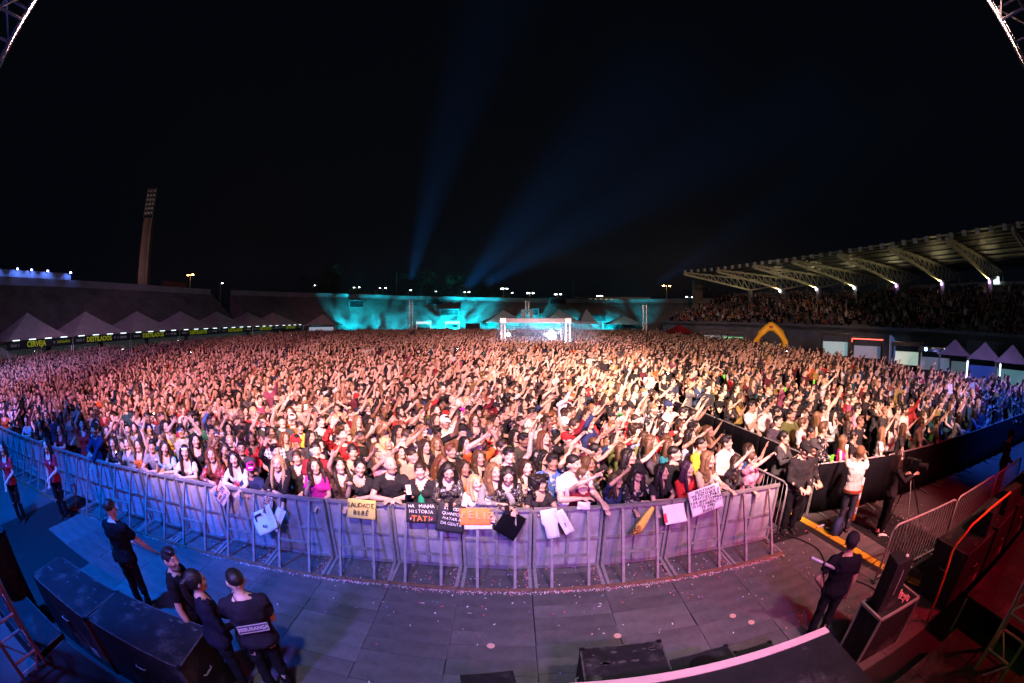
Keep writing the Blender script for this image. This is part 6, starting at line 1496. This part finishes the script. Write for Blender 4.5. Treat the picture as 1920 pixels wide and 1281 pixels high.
for g_, pr_ in ((gA, 'm_guard_arm'), (gB, 'm_guard_side'), (gD, 'm_guard_front')):
    p_ = LIB[pr_][0]; MB().loft([[Vector((math.cos(a) * .195, .008 + math.sin(a) * .138, z)) for a in [2 * math.pi * i / 20 for i in range(20)]] for z in (.90, .945)]).build('belt', M_BLACKM, g_, True)
    MB().box((.19, .05, .90), (.045, .07, .15)).build('radio', M_BLACKM, g_, bevel=.006); MB().tube((.19, .05, .97), (.19, .05, 1.08), .007, n=6).build('radio_antenna', M_BLACKM, g_)
    MB().path([p_.M @ Vector((.082, .01, -.01)), p_.M @ Vector((.075, .05, -.08)), p_.M @ Vector((.06, .09, -.17)), Vector((.10, .10, 1.36)), Vector((.18, .08, .98))], .004, 5).build('earpiece_cable', M_BLACKM, g_)
st1 = crew(-9.55, 3.86, R(28), 'w_steward', 1.03, 'steward in red polo with dark trousers and pink reflective bands by the blue barrier', skin='pale', hair='straight', hairc='black', shirt=(.50, .03, .06))
st2 = crew(-10.45, 2.72, R(40), 'w_steward', 1.03, 'second steward in red polo cut off by the left frame edge', skin='pale', hair='half', hairc='black', shirt=(.50, .03, .06))
M_REFL = mat('pink_reflective_band', (.80, .35, .40), .4, 0, .1, 9)
for st in (st1, st2):
    for s, zz in ((1, .66), (1, .44), (-1, .44)): MB().tube((s * .092, -.005, zz), (s * .092, -.005, zz + .05), .083 if zz > .6 else .072, n=14).build('reflective_band', M_REFL, st)
    on_chest(st, 'w_steward', [('badge', M_WPAPER, (.07, -.142, 1.28), (.022, .008, .03))])
bpn = crew(3.88, 3.02, R(150), 'm_guard_side', .95, 'person in dark utility vest and cap beside the microphone stand', skin='brown', hair='short', hairc='black', shirt=(.008, .006, .010), hat='beanie', hatc=(.02, .016, .02))
cwm = crew(7.12, 4.80, R(62), 'w_camera', 1.0, 'person in black with white headphones working the tripod camera', skin='fair', hair='long', hairc='darkbrown', shirt=C('black'))
p = LIB['w_camera'][0]; hp = MB()
hp.path([p.M @ Vector((math.cos(a) * .092, .0, .0 + math.sin(a) * .125)) for a in [math.pi * i / 10 for i in range(11)]], .012, 8)
for s in (-1, 1): hp.ell(p.M @ Vector((s * .092, .005, -.005)), (.024, .038, .042), None, 10, 7)
hp.build('headphones', M_WPAPER, cwm, True)
for ch in list(cwm.children):
    if ch.name.startswith('shoes'): ch.material_slots[0].link = 'OBJECT'; ch.material_slots[0].material = M_WPAPER
phm = crew(6.40, 5.38, R(142), 'm_photo', 1.02, 'person in white shirt seen from behind photographing the crowd in the pit', skin='tan', hair='short', hairc='brown', shirt=C('white'), trousers=M_DENIM, hat='cap', hatc=C('brown'))
MB().tube((0, .0, .90), (0, .0, .94), .20, n=18).build('belt', mat('brown_belt', (.35, .08, .04), .5), phm)
give_phone(phm, 'm_photo', 'phone of the person photographing in the pit')
gR = crew(11.65, 3.55, R(35), 'm_hands_front', 1.0, 'guard in black beyond the steel barriers at the right frame edge', skin='tan', hair='short', hairc='black', shirt=C('black'), hat='cap', hatc=C('black'))
bpk = empty('backpack', (6.12, 5.30, .02), .4, 'dark blue backpack on the floor at the photographing person', 'backpack')
MB().ell((0, 0, .2), (.18, .13, .22), None, 12, 8).build('bag_body', mat('blue_nylon', (.03, .05, .14), .7), bpk, True); MB().path([(-.08, -.12, .36), (-.1, -.18, .25), (-.08, -.13, .08)], .015, 6).build('strap', M_BLACKCLOTH, bpk)

# ------------------------------------------------------------------ everyone else: positions
def blocked(x, y):
    if -2.2 < x < 7.3 and 44.6 < y < 52.2: return True
    return False
spots = []
q = random.Random(77)
def try_add(x, y, zone, mind=.40):
    for fx, fy in FIXED:
        if abs(fx - x) < mind and abs(fy - y) < mind and math.hypot(fx - x, fy - y) < mind: return
    spots.append((x, y, zone))
row = 0; y0 = .36
while True:
    d = y0 + row * (.60 if row < 40 else .72)
    if d > 92: break
    sx = .52 + .004 * row if row < 45 else .70
    x = -46 + (row % 2) * sx * .5
    while x < 4.9:
        xx = x + q.uniform(-.13, .13); yy = yb(xx) + d + q.uniform(-.14, .14)
        lim = 4.72 - max(0, yy - 9) * .043 if yy < 22 else (4.2 if yy < 30 else 30)
        if xx < lim and not blocked(xx, yy) and yy < 96 and not (row == 0 and xx > -14.2):
            if xx < -40 and yy < 13 and q.random() < .5: pass
            else: try_add(xx, yy, 'main')
        x += sx
    row += 1
row = 0
while True:
    d = row * .74
    if d > 90: break
    x = 5.0 + (row % 2) * .33
    while x < 34:
        xx = x + q.uniform(-.2, .2); base = 6.45 - max(0, xx - 6.22) * .125 + .42; yy = base + d + q.uniform(-.2, .2)
        left = 6.4 - max(0, yy - 8) * .075 if yy < 22 else 4.9
        right = 24.5 if yy < 20 else 24.5 + (yy - 20) * .2
        if left < xx < right and yy < 94 and not blocked(xx, yy) and not (7 < xx < 9 and 44 < yy < 50):
            if q.random() < (.80 if yy < 45 else .95): try_add(xx, yy, 'vip', .5)
        x += .66
    row += 1
from mathutils import noise as mn
spots = [s_ for s_ in spots if math.hypot(s_[0], s_[1]) < 12 or q.random() > .10 + .42 * max(0, mn.noise(Vector((s_[0] * .22, s_[1] * .22, 3.1))))]
spots.sort(key=lambda s: math.hypot(s[0], s[1]) * (1.0 if abs(s[0]) < 14 else 1.02))
N_IND = 300 - NP[0]
# ------------------------------------------------------------------ the nearest of them as individuals
POSE_TXT = dict(reach_l='left arm out', reach_r='right arm out', high_l='left arm high', high_r='right arm high', both='both arms up', phone='holding a phone', phone_high='filming with a phone', stand='arms down', watch='hands clasped', clap='clapping', wave='waving', mouth='hand at mouth', head='hands over head')
POSE_W = dict(main=[('reach_l', 17), ('reach_r', 18), ('high_l', 10), ('high_r', 10), ('both', 6), ('phone', 7), ('phone_high', 7), ('stand', 7), ('watch', 7), ('clap', 4), ('wave', 5), ('mouth', 2), ('head', 1)], vip=[('reach_l', 4), ('reach_r', 5), ('high_l', 4), ('high_r', 4), ('both', 3), ('phone', 9), ('phone_high', 4), ('stand', 30), ('watch', 28), ('clap', 4), ('wave', 3), ('mouth', 6), ('head', 1)])
HAIR_TXT = dict(short='short hair', buzz='cropped hair', bald='bald head', quiff='quiff', long='long hair', straight='straight long hair', wavy='wavy hair', half='shoulder-length hair', bun='topknot', pony='ponytail', curly='curly mane', tied='tied-back hair')
LAND = [(-19, 'at far left barrier'), (-14.5, 'well left of pale blue top'), (-12, 'behind maroon-sleeved leaner'), (-9.7, 'behind tall dark sweater'), (-8.2, 'behind shining phone'), (-7.2, 'behind orange-red top'), (-6.1, 'behind white headband'), (-5.1, 'behind pink sign'), (-4.1, 'behind torn poster'), (-3.2, 'behind magenta blazer'), (-2.3, 'behind yellow card'), (-1.4, 'behind TATI card'), (-.6, 'behind orange card'), (.2, 'behind black cloth bag'), (1.1, 'behind pointing person'), (2.0, 'behind yellow roll'), (2.8, 'behind lettered sign'), (3.9, 'near aisle end')]
LANDV = [(6.7, 'by dividing fence'), (8, 'behind pink strapless top'), (9.6, 'behind tripod camera'), (11.3, 'behind mottled grey shirt'), (13.5, 'behind blue leaner'), (17, 'right of blue leaner'), (22, 'towards right edge')]
def wpick(r, ws):
    t = sum(w for _, w in ws); v = r.uniform(0, t)
    for n_, w in ws:
        v -= w
        if v <= 0: return n_
    return ws[-1][0]
COLW = [('black', 46), ('charcoal', 14), ('white', 13), ('grey', 7), ('navy', 10), ('blue', 2), ('teal', 1), ('red', 4), ('maroon', 5), ('orange', 1), ('yellow', 1), ('pink', 2), ('magenta', 1), ('purple', 1), ('olive', 2), ('beige', 5), ('brown', 3), ('lightblue', 3), ('green', 1)]
MH = [('short', 40), ('buzz', 22), ('quiff', 25), ('bald', 5), ('tied', 2)]; WH = [('long', 26), ('straight', 18), ('wavy', 18), ('half', 12), ('bun', 7), ('pony', 8), ('curly', 4), ('tied', 8)]
HC = [('black', 44), ('darkbrown', 28), ('brown', 13), ('lightbrown', 8), ('blonde', 5), ('auburn', 3)]
SKW = [('pale', 20), ('fair', 34), ('tan', 28), ('brown', 14), ('dark', 4)]
used = set(); crowd_pts = []
for i, (x, y, zone) in enumerate(spots):
    if i >= N_IND: crowd_pts.append((x, y, 0.0, zone)); continue
    fem = q.random() < .56
    for tries in range(60):
        pose = wpick(q, POSE_W[zone]); col = wpick(q, COLW if zone == 'main' else COLW + [('white', 26), ('grey', 8), ('beige', 8), ('pink', 5), ('lightblue', 5)]); hair = wpick(q, WH if fem else MH); pr = ('w_' if fem else 'm_') + pose + q.choice(('', '_b', '_c')); sl = LIB[pr][0].sleeve
        cl = wpick(q, [('plain', 74), ('print', 9), ('check', 6), ('leopard', 3 if fem else 0), ('sequin', 5 if fem else 0)])
        if zone == 'main': rn_ = int(max(1, (y - yb(x) - .36) / .6 + 1.5)); lm_ = min(LAND, key=lambda t: abs(t[0] - x))[1]
        else: rn_ = int(max(1, (y - (6.45 - max(0, x - 6.2) * .125) - .42) / .74 + 1.5)); lm_ = min(LANDV, key=lambda t: abs(t[0] - x))[1]
        gar = {'check': 'checked shirt', 'leopard': 'leopard top', 'sequin': 'sequin top', 'print': 'printed top'}.get(cl) or {'none': 'vest', 'short': 'T-shirt', 'long': 'jumper'}[sl]
        key = (col, gar, hair, pose)
        if key in used: continue
        used.add(key); break
    hcn = wpick(q, HC); colt = {'lightblue': 'pale blue'}.get(col, col)
    lab = 'person in %s %s, %s, %s, row %s %s' % (colt, gar, HAIR_TXT[hair], POSE_TXT[pose], rn_, lm_)
    if len(lab.replace('-', ' ').split()) > 16: lab = lab.replace('shoulder-length hair', 'bob').replace('straight long hair', 'sleek hair').replace('behind glittering hair band', 'behind hair band').replace('well left of', 'left of').replace('behind tall dark sweater', 'behind dark sweater').replace('holding a phone', 'with phone').replace('filming with a phone', 'filming')
    o = person(x, y, face(x, y, q.gauss(0, .22)), pr, q.gauss(.985 if fem else 1.03, .04), fat=q.gauss(1.05, .045), skin=wpick(q, SKW), hair=hair, hairc=hcn, shirt=tuple(min(.8, c * q.uniform(.85, 1.15)) for c in C(col)), cloth=cl, beard=0 if fem else q.choice((0, 0, .5, .85)), label=lab, group=CG if zone == 'main' else VG, hat=('cap' if (not fem and q.random() < .07) else None), hatc=C(q.choice(('black', 'white', 'red', 'navy'))))
    if len(lab.replace('-', ' ').split()) > 14: lab = lab.replace('-length', '')
    if 'phone' in pose and q.random() < .8: give_phone(o, pr, 'phone of ' + ','.join(lab.split(',')[:2]).replace('shoulder-length hair', 'bob') + ',' + lab.rsplit(',', 1)[1].replace('straight-', ''), white=q.random() < .3, torch=q.random() < .06)

for x, y, lab in ((-46.0, 18.5, 'bright phone light in the crowd below the nearest bar tent'), (-45.0, 30.0, 'bright phone light in the crowd below the second bar tent'), (-40.0, 38.5, 'bright phone light below the third bar tent banner'), (-33.5, 24.0, 'phone light in the left middle of the crowd'), (-22.0, 22.5, 'phone light in the crowd left of the turquoise ramp'), (-30.0, 52.0, 'phone light far back in the crowd before the last bar tents'), (-3.5, 27.0, 'phone light in the middle of the crowd before the mixing tent'), (5.6, 14.5, 'phone light at the black dividing fence'), (18.5, 24.0, 'phone light in the rear of the right-hand enclosure')):
    r = inst('phone', phone_mesh, None, (x, y, 2.02)); tag(r, lab, 'phone', 'glowing phones deep in the crowd'); inst('torch', torch_mesh, r); r.scale = (1.3, 1.3, 1.3)
# ------------------------------------------------------------------ and the rest of the crowd as one mass
protos = bpy.data.collections.new('crowd_figures')      # not linked to the scene: only the source shapes of the mass
M_PHONEC = M_SCREEN
def joined(name, pr, hair, lit):
    p, bme, sme = LIB[pr]; bm = bmesh.new()
    parts = [(bme, 0, None), (sme, 1, None), (LIB['trousers_w' if p.fem else 'trousers_m'], 2, None), (HAIRS[hair], 3, p.M)]
    for me, mi, mx in parts:
        nv, nf = len(bm.verts), len(bm.faces); bm.from_mesh(me); bm.verts.ensure_lookup_table(); bm.faces.ensure_lookup_table()
        for f in bm.faces[nf:]: f.material_index = mi; f.smooth = True
        if mx is not None:
            for v in bm.verts[nv:]: v.co = mx @ v.co
    me = bpy.data.meshes.new(name); bm.to_mesh(me); bm.free()
    for m in (M_SKIN_C, M_CLOTH_C, M_DARKTROUSER, M_HAIR_C): me.materials.append(m)
    o = bpy.data.objects.new(name, me); protos.objects.link(o); return o
IDX = {'main': [], 'vip': []}; n = 0
for zone in ('main',):
    for sx, pose, w, va in [(a_, b_, c_, v_) for a_ in 'mw' for b_, c_ in POSE_W['main'] for v_ in ('', '_b', '_c')]:
        if 1:
            for hk in ((('short', 'quiff') if n % 2 else ('buzz', 'short')) if sx == 'm' else (('long', 'bun'), ('straight', 'half'), ('wavy', 'pony'), ('long', 'tied'))[n % 4]):
                joined('crowd_figure_%03d' % n, '%s_%s%s' % (sx, pose, va), hk, False)
                IDX['main'].append((n, w)); IDX['vip'].append((n, dict(POSE_W['vip'])[pose])); n += 1
IDX['stand'] = [(k, w * (4 if True else 1)) for k, w in IDX['vip']]
# spectators in the covered grandstand
for i in range(len(ts) - 1):
    L = (ts[i + 1] - ts[i]).length
    for k in range(10):
        m_ = int(L / .62)
        for j in range(m_):
            if q.random() < .42: continue
            t = (j + q.random()) / m_; d = 17. * (k + .55) / 12
            a = ts[i] + tn[i] * d; b = ts[i + 1] + tn[i + 1] * d; pt = a.lerp(b, t)
            crowd_pts.append((pt.x, pt.y, 3.1 + 6.0 * (k + 1) / 12 - (.45 if q.random() < .7 else 0), 'stand'))
me = bpy.data.meshes.new('crowd_points'); vs = []; rzs = []; scs = []; ids = []
for x, y, z, zone in crowd_pts:
    if zone == 'left': z = 1.6 + 9.3 * ((-60 - x) / 13) + .3; zone = 'stand'
    vs.append((x, y, z)); ids.append(wpick(q, IDX[zone])); scs.append(q.gauss(1.02, .05)); rzs.append(face(x, y, q.gauss(0, .25)) if zone != 'stand' else math.atan2(5 - x, y) + q.gauss(0, .3))
me.from_pydata(vs, [], [])
for nm, ty, dat in (('rz', 'FLOAT', rzs), ('sc', 'FLOAT', scs), ('idx', 'INT', ids)): me.attributes.new(nm, ty, 'POINT').data.foreach_set('value', dat)
co = bpy.data.objects.new('distant_crowd', me); COL.objects.link(co); tag(co, 'the rest of the packed concert crowd stretching back to the stands', 'crowd', None, 'stuff')
ng = bpy.data.node_groups.new('crowd_nodes', 'GeometryNodeTree')
ng.interface.new_socket('Geometry', in_out='INPUT', socket_type='NodeSocketGeometry'); ng.interface.new_socket('Geometry', in_out='OUTPUT', socket_type='NodeSocketGeometry')
N = ng.nodes; gi = N.new('NodeGroupInput'); go = N.new('NodeGroupOutput'); ip = N.new('GeometryNodeInstanceOnPoints'); ci = N.new('GeometryNodeCollectionInfo'); m2p = N.new('GeometryNodeMeshToPoints')
ci.inputs['Collection'].default_value = protos; ci.inputs['Separate Children'].default_value = True; ci.inputs['Reset Children'].default_value = True
def named(nm, ty):
    a = N.new('GeometryNodeInputNamedAttribute'); a.data_type = ty; a.inputs['Name'].default_value = nm; return a.outputs['Attribute']
cx_ = N.new('ShaderNodeCombineXYZ'); ng.links.new(named('rz', 'FLOAT'), cx_.inputs['Z'])
er = N.new('FunctionNodeEulerToRotation'); ng.links.new(cx_.outputs[0], er.inputs[0])
ng.links.new(gi.outputs[0], m2p.inputs['Mesh']); ng.links.new(m2p.outputs[0], ip.inputs['Points']); ng.links.new(ci.outputs[0], ip.inputs['Instance']); ip.inputs['Pick Instance'].default_value = True
ng.links.new(named('idx', 'INT'), ip.inputs['Instance Index']); ng.links.new(er.outputs[0], ip.inputs['Rotation']); ng.links.new(named('sc', 'FLOAT'), ip.inputs['Scale'])
ng.links.new(ip.outputs[0], go.inputs[0])
md = co.modifiers.new('crowd', 'NODES'); md.node_group = ng

# ------------------------------------------------------------------ confetti
cols = [(.70, .68, .66), (.68, .10, .14), (.70, .30, .36), (.62, .50, .42), (.35, .08, .45), (.10, .30, .45)]
cmats = [mat('confetti_%d' % i, c, .7, 0, 0) for i, c in enumerate(cols)]
v, f, mi = [], [], []
def bit(x, y, z, s, w=None):
    a = q.uniform(0, 6.28); L = s * q.uniform(.6, 1.3); W = s * q.uniform(.18, .5); c, s_ = math.cos(a), math.sin(a); n0 = len(v); t1, t2 = q.uniform(-.012, .016), q.uniform(-.004, .012)
    for ux, uy, uz in ((-L, -W, 0), (0, -W, .006 + t2), (L, -W, t1), (L, W, t1), (0, W, .008 + t2), (-L, W, .002)): v.append((x + ux * c - uy * s_, y + ux * s_ + uy * c, z + max(uz, 0)))
    f.extend([(n0, n0 + 1, n0 + 4, n0 + 5), (n0 + 1, n0 + 2, n0 + 3, n0 + 4)]); k = w if w is not None else q.choice((0, 0, 0, 3, 2, 1, 1, 4, 5)); mi.extend([k, k])
for i in range(1500):
    x = q.uniform(-11, 4.7) if i % 2 else q.uniform(-4.5, 4.7); y = yb(x) - .70 - abs(q.gauss(0, .035)); bit(x, y, .034, .013, q.choice((0, 0, 1, 2, 2, 3, 0)) if x > -5 else None)
for i in range(420):
    x = q.triangular(-9, 4.7, 3.2); y = yb(x) - q.uniform(.02, .62); bit(x, y, .034, .014)
for b in bl_[:14]:
    for i in range(34): bit(b[0] + U / 2 - .08 + q.gauss(0, .035), b[1] - q.uniform(.05, .62), .036, .014, q.choice((1, 1, 2, 0)))
for i in range(150): bit(q.triangular(-8, 7.5, 4.0), min(5.1, q.uniform(2.4, 5.4)), .036, .016)
for i in range(300): bit(q.uniform(4.6, 9.5), q.uniform(2.9, 6.2), .030, .016)
for i in range(50): bit(q.uniform(-2, 4.5), q.uniform(4.6, 5.15), .036, .02)
me = bpy.data.meshes.new('confetti'); me.from_pydata(v, [], f)
for m in cmats: me.materials.append(m)
me.polygons.foreach_set('material_index', mi)
o = bpy.data.objects.new('confetti', me); COL.objects.link(o); tag(o, 'pink and white confetti scattered over the pit floor and along the barrier foot', 'confetti', None, 'stuff')
# stage smoke hanging in the air above the crowd
sm = MB().box((8, 82, 34), (170, 96, 50)).build('stage_smoke', None); tag(sm, 'thin stage smoke drifting over the crowd, lit by blue beams', 'smoke', None, 'stuff')
vm = bpy.data.materials.new('thin_smoke'); vm.use_nodes = True; vt = vm.node_tree; vt.nodes.remove(vt.nodes['Principled BSDF']); pv = vt.nodes.new('ShaderNodeVolumePrincipled'); pv.inputs['Density'].default_value = .0011; pv.inputs['Color'].default_value = (.9, .93, 1, 1); pv.inputs['Anisotropy'].default_value = .3
vt.links.new(pv.outputs[0], vt.nodes['Material Output'].inputs['Volume']); sm.data.materials.append(vm)

# lettering becomes plain mesh parts, one part per written line
bpy.context.view_layer.update(); dg = bpy.context.evaluated_depsgraph_get(); groups = {}
for n_, o in enumerate([o for o in bpy.data.objects if o.type == 'FONT']): groups.setdefault(o.get('line', -n_ - 1), []).append(o)
for g in groups.values():
    f_ = g[0]; bm = bmesh.new(); inv = f_.matrix_basis.inverted()
    for o in g:
        me = bpy.data.meshes.new_from_object(o.evaluated_get(dg)); n0 = len(bm.verts); bm.from_mesh(me); bm.verts.ensure_lookup_table()
        for v in bm.verts[n0:]: v.co = inv @ o.matrix_basis @ v.co
        bpy.data.meshes.remove(me)
    me = bpy.data.meshes.new('lettering'); bm.to_mesh(me); bm.free(); me.materials.append(f_.data.materials[0])
    k = bpy.data.objects.new('tmp_text', me); COL.objects.link(k); k.parent = f_.parent; k.matrix_parent_inverse = f_.matrix_parent_inverse.copy(); k.matrix_basis = f_.matrix_basis.copy()
    nm = f_.name
    for o in g: bpy.data.objects.remove(o)
    k.name = nm; k['kind'] = 'stuff'
